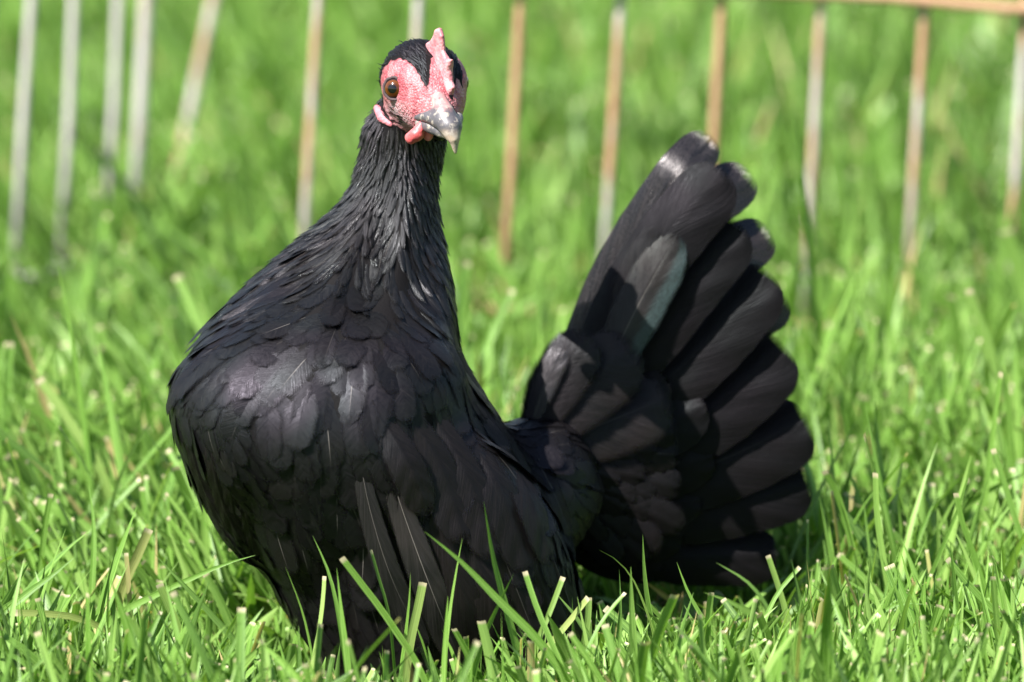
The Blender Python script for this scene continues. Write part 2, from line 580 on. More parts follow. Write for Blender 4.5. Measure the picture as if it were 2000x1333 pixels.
def ground_material():
    m, nt = new_mat('lawn_soil')
    out = nd(nt, 'ShaderNodeOutputMaterial')
    b = nd(nt, 'ShaderNodeBsdfPrincipled')
    nt.links.new(b.outputs[0], out.inputs[0])
    tc = nd(nt, 'ShaderNodeTexCoord')
    n1 = noise(nt, tc.outputs['Object'], 140, 5, 0.65)
    n2 = noise(nt, tc.outputs['Object'], 25, 3, 0.6)
    n3 = noise(nt, tc.outputs['Object'], 0.6, 4, 0.6)
    near = mix_c(nt, maprange(nt, n1.outputs[0], 0.35, 0.65), (0.028, 0.045, 0.012), (0.11, 0.13, 0.04))
    near = mix_c(nt, maprange(nt, n2.outputs[0], 0.4, 0.65, 0, 0.5), near, (0.05, 0.11, 0.02))
    far = mix_c(nt, n3.outputs[0], (0.05, 0.13, 0.02), (0.11, 0.21, 0.04))
    far = mix_c(nt, maprange(nt, n1.outputs[0], 0.4, 0.6, 0, 0.4), far, (0.04, 0.08, 0.015))
    ln = nd(nt, 'ShaderNodeVectorMath', operation='LENGTH')
    nt.links.new(tc.outputs['Object'], ln.inputs[0])
    c = mix_c(nt, maprange(nt, ln.outputs['Value'], 2.0, 5.0), near, far)
    nt.links.new(c, b.inputs['Base Color'])
    setin(b, Roughness=0.95)
    bp = nd(nt, 'ShaderNodeBump')
    setin(bp, Strength=0.6, Distance=0.004)
    nt.links.new(n1.outputs[0], bp.inputs['Height'])
    nt.links.new(bp.outputs[0], b.inputs['Normal'])
    return m


def wire_material(name, rust):
    m, nt = new_mat(name)
    out = nd(nt, 'ShaderNodeOutputMaterial')
    b = nd(nt, 'ShaderNodeBsdfPrincipled')
    nt.links.new(b.outputs[0], out.inputs[0])
    tc = nd(nt, 'ShaderNodeTexCoord')
    mp = nd(nt, 'ShaderNodeMapping')
    mp.inputs['Scale'].default_value = (6, 6, 1)
    nt.links.new(tc.outputs['Object'], mp.inputs[0])
    n1 = noise(nt, mp.outputs[0], 22, 4, 0.6)
    n2 = noise(nt, tc.outputs['Object'], 700, 3, 0.6)
    f = maprange(nt, n1.outputs[0], 0.62 - 0.38 * rust, 0.80 - 0.38 * rust)
    rc = mix_c(nt, maprange(nt, n2.outputs[0], 0.35, 0.65), (0.29, 0.15, 0.08), (0.42, 0.26, 0.155))
    c = mix_c(nt, f, (0.40, 0.375, 0.36), rc)
    nt.links.new(c, b.inputs['Base Color'])
    setin(b, Roughness=0.62, Metallic=0.0)
    bp = nd(nt, 'ShaderNodeBump')
    setin(bp, Strength=0.5, Distance=0.0004)
    nt.links.new(n2.outputs[0], bp.inputs['Height'])
    nt.links.new(bp.outputs[0], b.inputs['Normal'])
    return m


M_WIRE_RUST = wire_material('rusty_wire', 1.0)
M_WIRE_MID = wire_material('part_rusted_wire', 0.62)
M_WIRE_GREY = wire_material('galvanised_wire', 0.12)

# ------------------------------------------------------------------ ground
nseg = 80
gx = np.concatenate([[-150, -40, -12], np.linspace(-4, 4, nseg), [12, 40, 150]])
gy = np.concatenate([[-150, -40, -12], np.linspace(-5, 6, nseg), [12, 40, 250]])
GX, GY = np.meshgrid(gx, gy, indexing='ij')


def ground_z(x, y):
    return (0.004 * np.sin(x * 3.1 + 1.0) * np.sin(y * 2.7) + 0.0025 * np.sin(x * 9 + y * 5)
            + 0.002 * np.sin(x * 4 - y * 11)) * smooth01((np.hypot(x, y) - 0.1) / 0.4)


GV = np.stack([GX, GY, ground_z(GX, GY)], -1).reshape(-1, 3)
gm = quad_mesh('lawn', GV, grid_faces(1, len(gx), len(gy))[:, ::-1])
lawn = link('lawn', gm, ground_material())
lawn['kind'] = 'structure'


# ------------------------------------------------------------------ fence
def tube_mesh(name, pts, rad, sides=10):
    pts = np.asarray(pts, float)
    n = len(pts)
    tan = unit(np.gradient(pts, axis=0))
    ref = np.array([0.0, 1.0, 0.0]) if abs(tan[0][1]) < 0.9 else np.array([1.0, 0, 0])
    s = unit(np.cross(tan, ref))
    q = np.cross(s, tan)
    a = np.linspace(0, 2 * np.pi, sides, endpoint=False)
    rad = np.broadcast_to(rad, (n,))
    V = pts[:, None] + rad[:, None, None] * (np.cos(a)[None, :, None] * s[:, None] + np.sin(a)[None, :, None] * q[:, None])
    F = []
    for i in range(n - 1):
        for j in range(sides):
            k = (j + 1) % sides
            F.append((i * sides + j, i * sides + k, (i + 1) * sides + k, (i + 1) * sides + j))
    V = V.reshape(-1, 3)
    V = np.vstack([V, pts[0], pts[-1]])
    for j in range(0, sides, 2):
        F.append((len(V) - 2, j, (j + 1) % sides, (j + 2) % sides)[::-1])
        b0 = (n - 1) * sides
        F.append((len(V) - 1, b0 + j, b0 + (j + 1) % sides, b0 + (j + 2) % sides))
    return quad_mesh(name, V, F)


def rod(name, a, b, rad, mat, parent, wob=0.0006, n=9):
    a, b = np.asarray(a), np.asarray(b)
    t = np.linspace(0, 1, n)
    pts = a + (b - a) * t[:, None]
    w = rng.normal(0, wob, (n, 3))
    w[0] = w[-1] = 0
    origin = np.array(parent.location) if parent is not None else np.zeros(3)
    return link(name, tube_mesh(name, pts + w - origin, rad), mat, parent)


FY = 0.64
panel = empty('fence_panel', P(1310, 900, FY) * np.array([1, 1, 0]))
tag(panel, label='long rusty wire pen panel running behind the hen and off to the right', category='fence panel',
    group='wire panels of the pen')
tops = [(622, 0, 598, 430, M_WIRE_MID), (820, 0, 800, 450, M_WIRE_MID), (1016, 0, 984, 545, M_WIRE_RUST),
        (1214, 0, 1184, 450, M_WIRE_MID), (1410, 0, 1380, 480, M_WIRE_RUST), (1606, 0, 1578, 480, M_WIRE_MID),
        (1808, 0, 1774, 540, M_WIRE_MID), (2002, 20, 1976, 430, M_WIRE_MID), (2204, 25, 2172, 500, M_WIRE_MID),
        (2404, 30, 2374, 500, M_WIRE_RUST)]
PH = 0.62
for x0, y0, x1, y1, mt in tops:
    a = P(x0, y0, FY)
    b = P(x1, y1, FY)
    d = (a - b) / (a - b)[2]
    lo = b + d * (0.004 - b[2])
    hi = b + d * (PH - b[2] - 0.044 * (a[0] - P(1200, 0, FY)[0]))
    rod('wire', lo, hi, 0.0019, mt, panel)
ra, rb = P(2000, 10, FY), P(1640, -9, FY)
rd = (ra - rb) / (ra - rb)[0]
off = np.array([0, -0.0046, 0])
xa, xb = P(560, 0, FY)[0], P(2440, 0, FY)[0]
for dz, nm in ((0, 'rail'), (-0.138, 'rail'), (0.16, 'rail'), (0.34, 'rail'), (PH - 0.155, 'rail')):
    p0 = rb + rd * (xa - rb[0]) + off + np.array([dz * 0.05, 0, dz])
    p1 = rb + rd * (xb - rb[0]) + off + np.array([dz * 0.05, 0, dz])
    rod(nm, p0, p1, 0.0024, M_WIRE_RUST, panel)

side = empty('fence_panel', P(150, 780, 0.75) * np.array([1, 1, 0]))
tag(side, label='bleached grey wire pen panel with closely spaced uprights at the far left', category='fence panel',
    group='wire panels of the pen')
side_w = [(-95, 0, -122, 430, 0.66), (-15, 0, -42, 430, 0.69), (66, 0, 38, 430, 0.72), (146, 0, 120, 470, 0.75), (229, 0, 206, 430, 0.78)]
ends = []
for x0, y0, x1, y1, Y in side_w:
    a, b = P(x0, y0, Y), P(x1, y1, Y)
    d = (a - b) / (a - b)[2]
    lo, hi = b + d * (0.004 - b[2]), b + d * (PH - b[2])
    rod('wire', lo, hi, 0.0020, M_WIRE_GREY, side)
    ends.append((lo, hi))
a, b = P(287, 0, 0.80), P(267, 385, 0.80)
d = (a - b) / (a - b)[2]
lo, hi = b + d * (0.004 - b[2]), b + d * (PH - b[2])
rod('end_post', lo, hi, 0.0028, M_WIRE_GREY, side)
for f in (0.02, 0.42, 0.72, 0.985):
    p0 = ends[0][0] * (1 - f) + ends[0][1] * f
    p1 = ends[-1][0] * (1 - f) + ends[-1][1] * f
    rod('rail', p0 + np.array([0, -0.0056, 0]), p1 + np.array([0, -0.0056, 0]), 0.0028, M_WIRE_GREY, side)
    q = lo * (1 - f) + hi * f
    rod('rail', p1 + np.array([0, -0.0056, 0]), q, 0.0028, M_WIRE_GREY, side)

a, b = P(417, 0, 0.90), P(350, 320, 0.90)
d = (a - b) / (a - b)[2]
lo, hi = b + d * (0.002 - b[2]), b + d * (0.60 - b[2])
rm = tube_mesh('leaning_rod', [(lo + (hi - lo) * t) * 1.0 - lo for t in np.linspace(0, 1, 12)], 0.0024)
rodo = link('leaning_rod', rm, M_WIRE_MID)
rodo.location = lo
tag(rodo, label='thin pale metal rod leaning to the right between the two wire panels', category='rod')

# ------------------------------------------------------------------ the hen: body surface
rows = np.array([
    # py,   xl,   xr,   yc,    ry
    (170, 770, 880, 0.026, 0.009), (200, 745, 880, 0.027, 0.012), (250, 712, 872, 0.028, 0.0150), (300, 706, 862, 0.029, 0.0155),
    (350, 691, 856, 0.029, 0.017), (400, 668, 852, 0.028, 0.020), (450, 620, 854, 0.026, 0.0245),
    (500, 556, 860, 0.023, 0.030), (550, 488, 867, 0.020, 0.036), (600, 428, 878, 0.017, 0.043),
    (650, 386, 890, 0.014, 0.050), (700, 358, 905, 0.011, 0.056), (750, 342, 931, 0.009, 0.060),
    (800, 339, 966, 0.008, 0.062), (850, 347, 1000, 0.008, 0.0625), (900, 366, 1026, 0.009, 0.0615),
    (950, 400, 1053, 0.010, 0.060), (1000, 433, 1080, 0.010, 0.057), (1050, 470, 1101, 0.010, 0.053),
    (1100, 510, 1121, 0.009, 0.049), (1150, 542, 1132, 0.008, 0.045), (1200, 568, 1132, 0.006, 0.041),
    (1250, 600, 1125, 0.004, 0.036), (1300, 640, 1100, 0.002, 0.029), (1335, 720, 1040, 0, 0.016), (1350, 800, 960, 0, 0.004)])
rz = np.array([P(r[1], r[0], r[3])[2] for r in rows])
rxl = np.array([P(r[1], r[0], r[3])[0] for r in rows])
rxr = np.array([P(r[2], r[0], r[3])[0] for r in rows])
order = np.argsort(rz)


def smooth_interp(z, zz, vv):
    zf = np.linspace(zz[0], zz[-1], 400)
    vf = np.interp(zf, zz, vv)
    k = np.hanning(19)
    k /= k.sum()
    vp = np.pad(vf, 9, mode='edge')
    return np.interp(z, zf, np.convolve(vp, k, 'valid'))


HC = P(827, 166, 0.010)                                    # middle of the head
yaw, pit = R(27), R(24)
HF = np.array([math.sin(yaw) * math.cos(pit), -math.cos(yaw) * math.cos(pit), -math.sin(pit)])
HR = unit(np.cross(HF, np.array([0.0, 0, 1])))              # towards the picture's left
HU = np.cross(HR, HF)
if HU[2] < 0:
    HU = -HU
HM = np.stack([HF, HR, HU])                                # world -> head axes
FACE_C = P(846, 205, -0.0015)


def frame_from(axis, front):
    a = unit(axis)
    n = unit(np.asarray(front) - np.dot(front, a) * a)
    return np.stack([a, np.cross(n, a), n])


wing_ax = P(1085, 1330, -0.020) - P(800, 830, -0.040)
WM = frame_from(wing_ax, (0.35, -1, 0.05))
WC = P(935, 1085, -0.026)
lw_ax = P(520, 1110, 0.0) - P(385, 740, 0.0)
LM = frame_from(lw_ax, (-0.7, -0.7, 0.0))
LC = P(440, 905, -0.008)


def body_sdf(p):
    x, y, z = p[..., 0], p[..., 1], p[..., 2]
    zz = rz[order]
    xl = smooth_interp(z, zz, rxl[order])
    xr = smooth_interp(z, zz, rxr[order])
    yc = smooth_interp(z, zz, rows[order, 3])
    ry = smooth_interp(z, zz, rows[order, 4])
    cx, rx = (xl + xr) / 2, (xr - xl) / 2
    k = np.sqrt(((x - cx) / rx) ** 2 + ((y - yc) / ry) ** 2)
    d = (k - 1) * np.minimum(rx, ry)
    d = np.maximum(d, z - rz.max())
    d = np.maximum(d, rz.min() - z)
    # loose folds in the plumage that run down from the neck, and a breast tuft that overhangs the wing
    fade = smooth01((z - 0.035) / 0.03) * smooth01((0.205 - z) / 0.03)
    fan = (x + 0.040) / (0.030 + 0.9 * np.maximum(0.215 - z, 0.0) * 0.55)
    fold = np.sin(fan * 9.0 + 1.2 * np.sin(z * 70) + 0.6) * 0.55 + 0.45 * np.sin(fan * 19.0 + 2.0 + 1.5 * np.sin(z * 55 + 1))
    d = d - 0.0023 * fold * fade
    d = smin(d, ell(p, P(610, 785, -0.021), (0.046, 0.027, 0.026)), 0.020)
    d = smin(d, ell(p, P(728, 752, -0.020), (0.027, 0.026, 0.0185)), 0.012)
    # rump that carries the tail
    d = smin(d, ell(p, P(1050, 955, 0.050), (0.021, 0.026, 0.026)), 0.018)
    d = smin(d, ell(p, P(1140, 955, 0.072), (0.021, 0.007, 0.021)), 0.012)
    # hanging wings
    d = smin(d, ell(p, WC, (0.052, 0.029, 0.0165), WM), 0.004)
    d = smin(d, ell(p, LC, (0.037, 0.014, 0.0115), LM), 0.005)
    # head, face and cheeks
    h = ell(p, HC, (0.0180, 0.0142, 0.0147), HM)
    h = smin(h, ell(p, FACE_C, (0.0125, 0.0085, 0.0100), HM), 0.008)
    h = smin(h, ell(p, HC + HM.T @ np.array([0.002, 0.008, 0.0075]), (0.009, 0.004, 0.003), HM), 0.004)
    h = smin(h, ell(p, HC + HM.T @ np.array([0.002, -0.008, 0.0075]), (0.009, 0.004, 0.003), HM), 0.004)
    d = smin(d, h, 0.012)
    return d


zs = np.concatenate([np.arange(-0.002, 0.19, 0.0017), np.arange(0.19, 0.258, 0.0008)])
xs = np.arange(P(315, 800, 0)[0], P(1300, 800, 0.08)[0], 0.0013)
ys = np.arange(-0.072, 0.092, 0.0013)
G = np.stack(np.meshgrid(xs, ys, zs, indexing='ij'), -1)
BV, BF = surface_nets(body_sdf(G), xs, ys, zs)
del G
bvh = BVHTree.FromPolygons([tuple(v) for v in BV], [tuple(int(i) for i in f) for f in BF])


def near_surface(p):
    loc, nor, i, d = bvh.find_nearest(Vector(p))
    return np.array(loc), np.array(nor)


# are the normals outward?
_t, _n = near_surface(P(650, 800, -0.2))
NSIGN = 1.0 if _n[1] < 0 else -1.0
if NSIGN < 0:
    BF = BF[:, ::-1]


def surf(px, py):
    """the hen's surface under pixel px, py"""
    d = unit(P(px, py, 0.0) - CAMLOC)
    loc, nor, i, dist = bvh.ray_cast(Vector(CAMLOC), Vector(d))
    if loc is None:
        return None
    return np.array(loc), np.array(nor) * NSIGN


# bare red face, drawn on the side we see and mirrored to the other
FACE = np.array([(743, 176), (744, 152), (751, 132), (764, 119), (782, 115), (797, 121), (809, 133), (819, 148), (828, 166),
                 (834, 184), (838, 165), (841, 140), (843, 112), (866, 112), (874, 185), (886, 205), (880, 225), (862, 238),
                 (845, 236), (826, 240), (820, 262), (800, 266), (786, 252), (770, 243), (757, 224), (748, 202)], float)


def poly_sd(pt, poly):
    d = np.full(len(pt), 1e9)
    inside = np.zeros(len(pt), bool)
    n = len(poly)
    for i in range(n):
        a, b = poly[i], poly[(i + 1) % n]
        ab = b - a
        t = np.clip(((pt - a) @ ab) / (ab @ ab), 0, 1)
        d = np.minimum(d, np.linalg.norm(pt - a - t[:, None] * ab, axis=1))
        c = ((a[1] > pt[:, 1]) != (b[1] > pt[:, 1])) & (pt[:, 0] < (b[0] - a[0]) * (pt[:, 1] - a[1]) / (b[1] - a[1] + 1e-12) + a[0])
        inside ^= c
    return np.where(inside, d, -d)


def skin_sd(V):
    q = (V - HC) @ HM.T
    sgn = np.sign((P(770, 173, 0) - HC) @ HR)
    m = q.copy()
    m[:, 1] = np.abs(m[:, 1]) * sgn
    W = m @ HM + HC
    px, py = proj(W)
    sd = poly_sd(np.stack([px, py], 1), FACE) * PX
    ax_, ay_ = proj(V)
    lim = np.interp(ay_, [150, 185, 215, 235], [894, 886, 868, 850])
    far = (q[:, 1] * sgn < 0) & (np.abs(q[:, 1]) > 0.0022)
    sd = np.where(far, np.minimum(sd, (ax_ - lim) * PX), sd)
    front = q[:, 0] > -0.009
    near = np.linalg.norm(q, axis=1) < 0.034
    grey = np.exp(-((px - 768) ** 2 + (py - 216) ** 2) / (2 * 11 ** 2)) + 0.8 * np.exp(-((px - 790) ** 2 + (py - 235) ** 2) / (2 * 12 ** 2))
    return np.where(front & near, sd, -0.02), np.clip(grey, 0, 1)


SK, GREY = skin_sd(BV)

hen = empty('hen', (float(P(850, 1380, 0)[0]), 0.0, 0.0))
tag(hen, label='small black hen with red face and upright fanned tail standing in the grass',
    category='hen')
HB = np.array(hen.location)


def hlink(name, V, F, mat, uv=None, attrs=None, parent=None):
    m = quad_mesh(name, np.asarray(V) - HB, F, uv, attrs)
    return link(name, m, mat, parent or hen)


body = hlink('body', BV, BF, M_BODY, None, {'skin': SK, 'grey': GREY})

# ------------------------------------------------------------------ head parts
# comb: a low serrated blade along the middle of the skull, in head axes (forward, up)
comb_poly = np.array([(0.0215, -0.004), (0.0225, 0.0015), (0.0200, 0.0075), (0.0205, 0.0120), (0.0172, 0.0125), (0.0150, 0.0158),
                      (0.0155, 0.0205), (0.0120, 0.0185), (0.0085, 0.0195), (0.0065, 0.0245), (0.0035, 0.0262), (0.0010, 0.0238),
                      (-0.001, 0.0180), (-0.004, 0.0150), (-0.003, 0.0110), (0.006, 0.008), (0.013, 0.000)])


def comb_sdf(p):
    q = (p - HC) @ HM.T
    sh = q.shape[:-1]
    sd = -poly_sd(q[..., [0, 2]].reshape(-1, 2), comb_poly).reshape(sh)
    h = q[..., 2]
    th = 0.0015 - 0.0003 * smooth01((h - 0.008) / 0.018) + 0.0002 * np.sin(q[..., 0] * 900 + h * 500)
    wob = 0.0004 * np.sin(h * 260 + 0.6)
    a = np.abs(q[..., 1] - wob) - th
    r = 0.0013
    ax, bx = a + r, sd + r
    return np.minimum(np.maximum(ax, bx), 0) + np.sqrt(np.maximum(ax, 0) ** 2 + np.maximum(bx, 0) ** 2) - r


cc = HC + HF * 0.010 + HU * 0.010
V, F = sdf_mesh('comb', comb_sdf, cc - 0.022, cc + 0.022, 0.0005)
hlink('comb', V, F, M_COMB)

# beak
ub = [P(857, 194, -0.0115), P(868, 222, -0.0165), P(879, 245, -0.0200), P(887, 271, -0.0215), P(889.5, 298, -0.0210)]
ubr = [0.0026, 0.0037, 0.0032, 0.0020, 0.0006]
ubm = unit(np.cross(HR, unit(ub[-1] - ub[0])))


def ub_sdf(p):
    d = chain(p, ub, ubr)
    # side flanges that run back to the corner of the mouth
    e = chain(p, [P(812, 229, -0.0070), P(838, 229, -0.0140), P(862, 238, -0.0180), P(880, 258, -0.0205)], [0.0010, 0.0022, 0.0026, 0.0022])
    f = chain(p, [P(898, 226, -0.0060), P(893, 232, -0.0120), P(889, 246, -0.0180)], [0.0010, 0.0022, 0.0022])
    d = smin(smin(d, e, 0.003), f, 0.003)
    return d


V, F = sdf_mesh('upper_beak', ub_sdf, P(800, 310, 0) - np.array([0, 0.028, 0]), P(915, 160, 0) + np.array([0, 0.0, 0]), 0.0005)
al = np.clip((proj(V)[1] - 200) / 100, 0, 1)
beak = hlink('beak', V, F, M_BEAK, None, {'along': al})

lb = [P(822, 240, -0.0070), P(845, 247, -0.0130), P(864, 258, -0.0165), P(876, 268, -0.0180)]


def lb_sdf(p):
    return chain(p, lb, [0.0022, 0.0028, 0.0022, 0.0011])


V, F = sdf_mesh('lower', lb_sdf, P(800, 285, 0) - np.array([0, 0.024, 0]), P(890, 225, 0), 0.0005)
al = np.clip((proj(V)[0] - 820) / 90, 0.2, 0.55)
hlink('lower_beak', V, F, M_BEAK, None, {'along': al})

# wattles, ear lobes
def mirror(p):
    q = HM @ (np.asarray(p) - HC)
    q[1] = -q[1]
    return HM.T @ q + HC


def lump(name, pts, rad, mat, wav=1.0):
    pts = [np.asarray(p) for p in pts]

    def f(p):
        d = chain(p, pts, rad)
        w = wav * 0.0003 * np.sin(p[..., 0] * 1900) * np.sin(p[..., 2] * 1500 + 1)
        return d + w
    A = np.array(pts)
    r = max(rad) + 0.001
    V, F = sdf_mesh(name, f, A.min(0) - r, A.max(0) + r, 0.00045)
    return hlink(name, V, F, mat)


s1 = surf(800, 262)[0]
wat = [P(824, 246, -0.0100), P(815, 262, -0.0102), P(803, 270, -0.0085)]
lump('wattle', wat, [0.0018, 0.0025, 0.0022], M_WATTLE, 0.3)
lump('wattle', [P(838, 252, -0.0085), P(836, 266, -0.0080)], [0.0022, 0.0018], M_WATTLE, 0.3)
e0, e1, e2 = surf(741, 213)[0] + np.array([-0.0008, 0, 0.0002]), surf(747, 230)[0], surf(763, 243)[0]
lump('ear_lobe', [e0, e1, e2], [0.0013, 0.0019, 0.0010], M_LOBE, 0.0)
lump('ear_lobe', [mirror(e0), mirror(e1), mirror(e2)], [0.0013, 0.0019, 0.0010], M_LOBE, 0.0)

# eyes
ex, exn = surf(770, 173)
eye_ax = unit(exn * 0.45 + np.array([0.02, -0.75, 0.03]))
M_EYE = eye_material(None)
ER = 0.0042


def build_eye(c, ax):
    t1 = unit(np.cross(ax, [0, 0, 1.0]))
    t2 = np.cross(t1, ax)
    nv, nu = 22, 32
    th = np.linspace(0.001, math.pi * 0.75, nv)
    ph = np.linspace(0, 2 * np.pi, nu)
    T, H = np.meshgrid(th, ph, indexing='ij')
    V = c + ER * (np.cos(T)[..., None] * ax + np.sin(T)[..., None] * (np.cos(H)[..., None] * t1 + np.sin(H)[..., None] * t2))
    rad = (T / 0.98).ravel()
    e = hlink('eye', V.reshape(-1, 3), grid_faces(1, nv, nu), M_EYE, None, {'rad': rad})
    # lid ring
    nv, nu = 36, 10
    A = np.linspace(0, 2 * np.pi, nv)
    B = np.linspace(0, 2 * np.pi, nu)
    A, B = np.meshgrid(A, B, indexing='ij')
    rr = 0.00365 + 0.00010 * np.sin(A * 9) + 0.0003 * np.abs(np.sin(A))
    tube = 0.00042
    ring = c + ax * ER * 0.56 + (np.cos(A)[..., None] * t1 + np.sin(A)[..., None] * t2) * rr[..., None]
    out_d = np.cos(A)[..., None] * t1 + np.sin(A)[..., None] * t2
    V = ring + tube * (np.cos(B)[..., None] * out_d * 1.2 + np.sin(B)[..., None] * ax * 0.8)
    m = quad_mesh('eyelid', V.reshape(-1, 3) - HB, grid_faces(1, nv, nu))
    link('eyelid', m, M_LID, e)


ec = ex - eye_ax * ER * 0.42
build_eye(ec, eye_ax)
mc = mirror(ec)
q = HM @ eye_ax
q[1] = -q[1]
build_eye(mc - (HM.T @ q) * 0.0012, HM.T @ q)

# legs and feet, down in the grass
for lx, ly in ((-0.040, 0.004), (-0.012, 0.012)):
    top = np.array([lx, ly + 0.008, 0.030])
    ank = np.array([lx, ly, 0.0055])

    def leg_sdf(p, top=top, ank=ank, lx=lx, ly=ly):
        d = chain(p, [top, ank], [0.0042, 0.0030])
        for ang, L in ((-0.55, 0.022), (0.0, 0.026), (0.55, 0.022), (math.pi, 0.010)):
            e = ank + np.array([math.sin(ang) * L - 0.25 * L * math.cos(ang), -math.cos(ang) * L, -0.0030])
            d = smin(d, chain(p, [ank, (ank + e) / 2 + np.array([0, 0, 0.0008]), e], [0.0028, 0.0022, 0.0010]), 0.002)
        return d
    V, F = sdf_mesh('leg', leg_sdf, (lx - 0.03, ly - 0.032, -0.001), (lx + 0.025, ly + 0.02, 0.036), 0.001)
    hlink('leg', V, F, M_SHANK)

# ------------------------------------------------------------------ plumage laid on the body
tri_c = BV[BF].mean(1)
e1_ = BV[BF[:, 2]] - BV[BF[:, 0]]
e2_ = BV[BF[:, 3]] - BV[BF[:, 1]]
fn = np.cross(e1_, e2_)
farea = np.linalg.norm(fn, axis=1) / 2
fn = unit(fn)
_c = tri_c[np.argmin(tri_c[:, 1])]
if fn[np.argmin(tri_c[:, 1])][1] > 0:
    fn = -fn


def flow(p):
    """image-plane direction (right, down) in which feathers lie, plus size (length, width) and kind"""
    px, py = proj(p)
    q = HM @ (p - HC)
    if np.linalg.norm(q) < 0.021 and py < 245:
        d = -HF * 1.0 - HU * 0.25
        return d, 0.0045, 0.0013, 0
    if px > 1000 + max(0, (py - 850)) * 0.33 and p[1] > 0.01 and py > 780:
        d = np.array([px - 960, 0, -(py - 900) * 0.9])
        d = unit(d) + np.array([0, 0.25, 0])
        return d, 0.017, 0.0105, 3
    t = smooth01((py - 420) / 300)
    spread = (px - (790 - 60 * t)) / 300 * (1 - 0.75 * smooth01((py - 620) / 250))
    if py > 780:
        spread = 0.10 + 0.25 * smooth01((px - 640) / 250) - 0.0 + (0.35 if px < 470 else 0.0)
    d = np.array([spread, 0.0, -1.0])
    if py < 330:
        return d, 0.0075, 0.0021, 1
    if py < 560 + 50 * math.sin(p[0] * 7000 + p[2] * 5000):
        k = min(1.0, (py - 330) / 210)
        return d, 0.009 + 0.008 * k, 0.0021 + 0.0036 * k ** 1.4, 1
    k = smooth01((py - 560) / 200)
    if px < 440 and py > 700:
        return d, 0.017, 0.0070, 2
    return d, 0.019 + 0.004 * k, 0.0092 + 0.0040 * k, 2


prob = farea / farea.sum()
spx, spy = proj(tri_c)
# visible side gets the care; the back gets the same feathers
wgt = prob * np.where(spy < 330, 14.0, np.where(spy < 620, 4.0, 1.0))
wgt /= wgt.sum()
cand = rng.choice(len(tri_c), 95000, p=wgt)
cell = 0.004
hashg = {}
feats = []
for ci in cand:
    p = tri_c[ci]
    d, L, W, kind = flow(p)
    r = {0: 0.0010, 1: 0.62 * W, 2: 0.44 * W, 3: 0.44 * W}[kind]
    key = tuple((p // cell).astype(int))
    ok = True
    for dx in (-1, 0, 1):
        for dy in (-1, 0, 1):
            for dz in (-1, 0, 1):
                for (o, ro) in hashg.get((key[0] + dx, key[1] + dy, key[2] + dz), ()):
                    if (o[0] - p[0]) ** 2 + (o[1] - p[1]) ** 2 + (o[2] - p[2]) ** 2 < min(r, ro) ** 2:
                        ok = False
                        break
                if not ok:
                    break
            if not ok:
                break
        if not ok:
            break
    if not ok:
        continue
    hashg.setdefault(key, []).append((p, r))
    feats.append((ci, d, L, W, kind))
fp = np.array([tri_c[f[0]] for f in feats])
fsk, FG = skin_sd(fp)
NV, NU = 7, 5
vv = np.linspace(0, 1, NV)
uu = np.linspace(-1, 1, NU)


def contour_profile(v, pointed):
    a = smooth01(v / 0.35) * 0.55 + 0.45
    tip = np.sqrt(np.clip(1 - np.clip((v - 0.62) / 0.385, 0, 1) ** 2, 0, 1))
    tp = np.clip(1 - np.clip((v - 0.35) / 0.66, 0, 1) ** 1.5, 0.02, 1)
    return a * (tip * (1 - pointed) + tp * pointed)


groups = {'small': [], 'hackle': [], 'body': []}
for i, (ci, d, L, W, kind) in enumerate(feats):
    if fsk[i] > -0.0004 and not (FG[i] > 0.45 and rng.random() < 0.16):
        continue
    p = tri_c[ci]
    n = fn[ci]
    d = unit(d) + rng.normal(0, 0.10 if kind else 0.22, 3)
    t = unit(d - n * np.dot(d, n))
    L *= rng.uniform(0.8, 1.15)
    W *= rng.uniform(0.85, 1.12)
    # lay the shaft along the surface
    q = p.copy()
    nn = n
    sp, ns = [], []
    for k in range(NV):
        sp.append(q + 0)
        ns.append(nn)
        q2 = q + t * L / (NV - 1)
        loc, nor = near_surface(q2)
        nn2 = nor * NSIGN
        if np.dot(nn2, nn) < 0.3:
            nn2 = nn
            loc = q2
        nn = unit(nn2 * 0.6 + nn * 0.4)
        q = loc
        t = unit(t - nn * np.dot(t, nn))
    sp, ns = np.array(sp), np.array(ns)
    if kind == 0:
        lift0, lift1, cam = 0.0001, rng.uniform(0.0002, 0.0009), 0.0002
    elif kind == 1:
        lift0, lift1, cam = 0.0001, rng.uniform(0.0006, 0.0022), 0.0007
    else:
        lift0, lift1, cam = 0.0000, rng.uniform(0.0004, 0.0011) + (rng.uniform(0.0008, 0.0022) if rng.random() < 0.14 else 0), 0.0003
    lift = lift0 + (lift1 - lift0) * vv ** 1.2
    roll = rng.normal(0, 0.09 if kind >= 2 else 0.22)
    tan = unit(np.gradient(sp, axis=0))
    side = unit(np.cross(ns, tan))
    side = side * math.cos(roll) + ns * math.sin(roll)
    prof = contour_profile(vv, {0: 0.8, 1: 0.6, 2: 0.0, 3: 0.0}[kind]) * W / 2
    jag = 1 + rng.normal(0, 0.04, NV)
    prof = prof * jag
    C = sp + ns * lift[:, None]
    V = C[:, None] + side[:, None] * (uu[None, :, None] * prof[:, None, None]) - ns[:, None] * (cam * (uu ** 2)[None, :, None] * (prof / (W / 2))[:, None, None])
    groups[{0: 'small', 1: 'hackle', 2: 'body', 3: 'body'}[kind]].append(V)

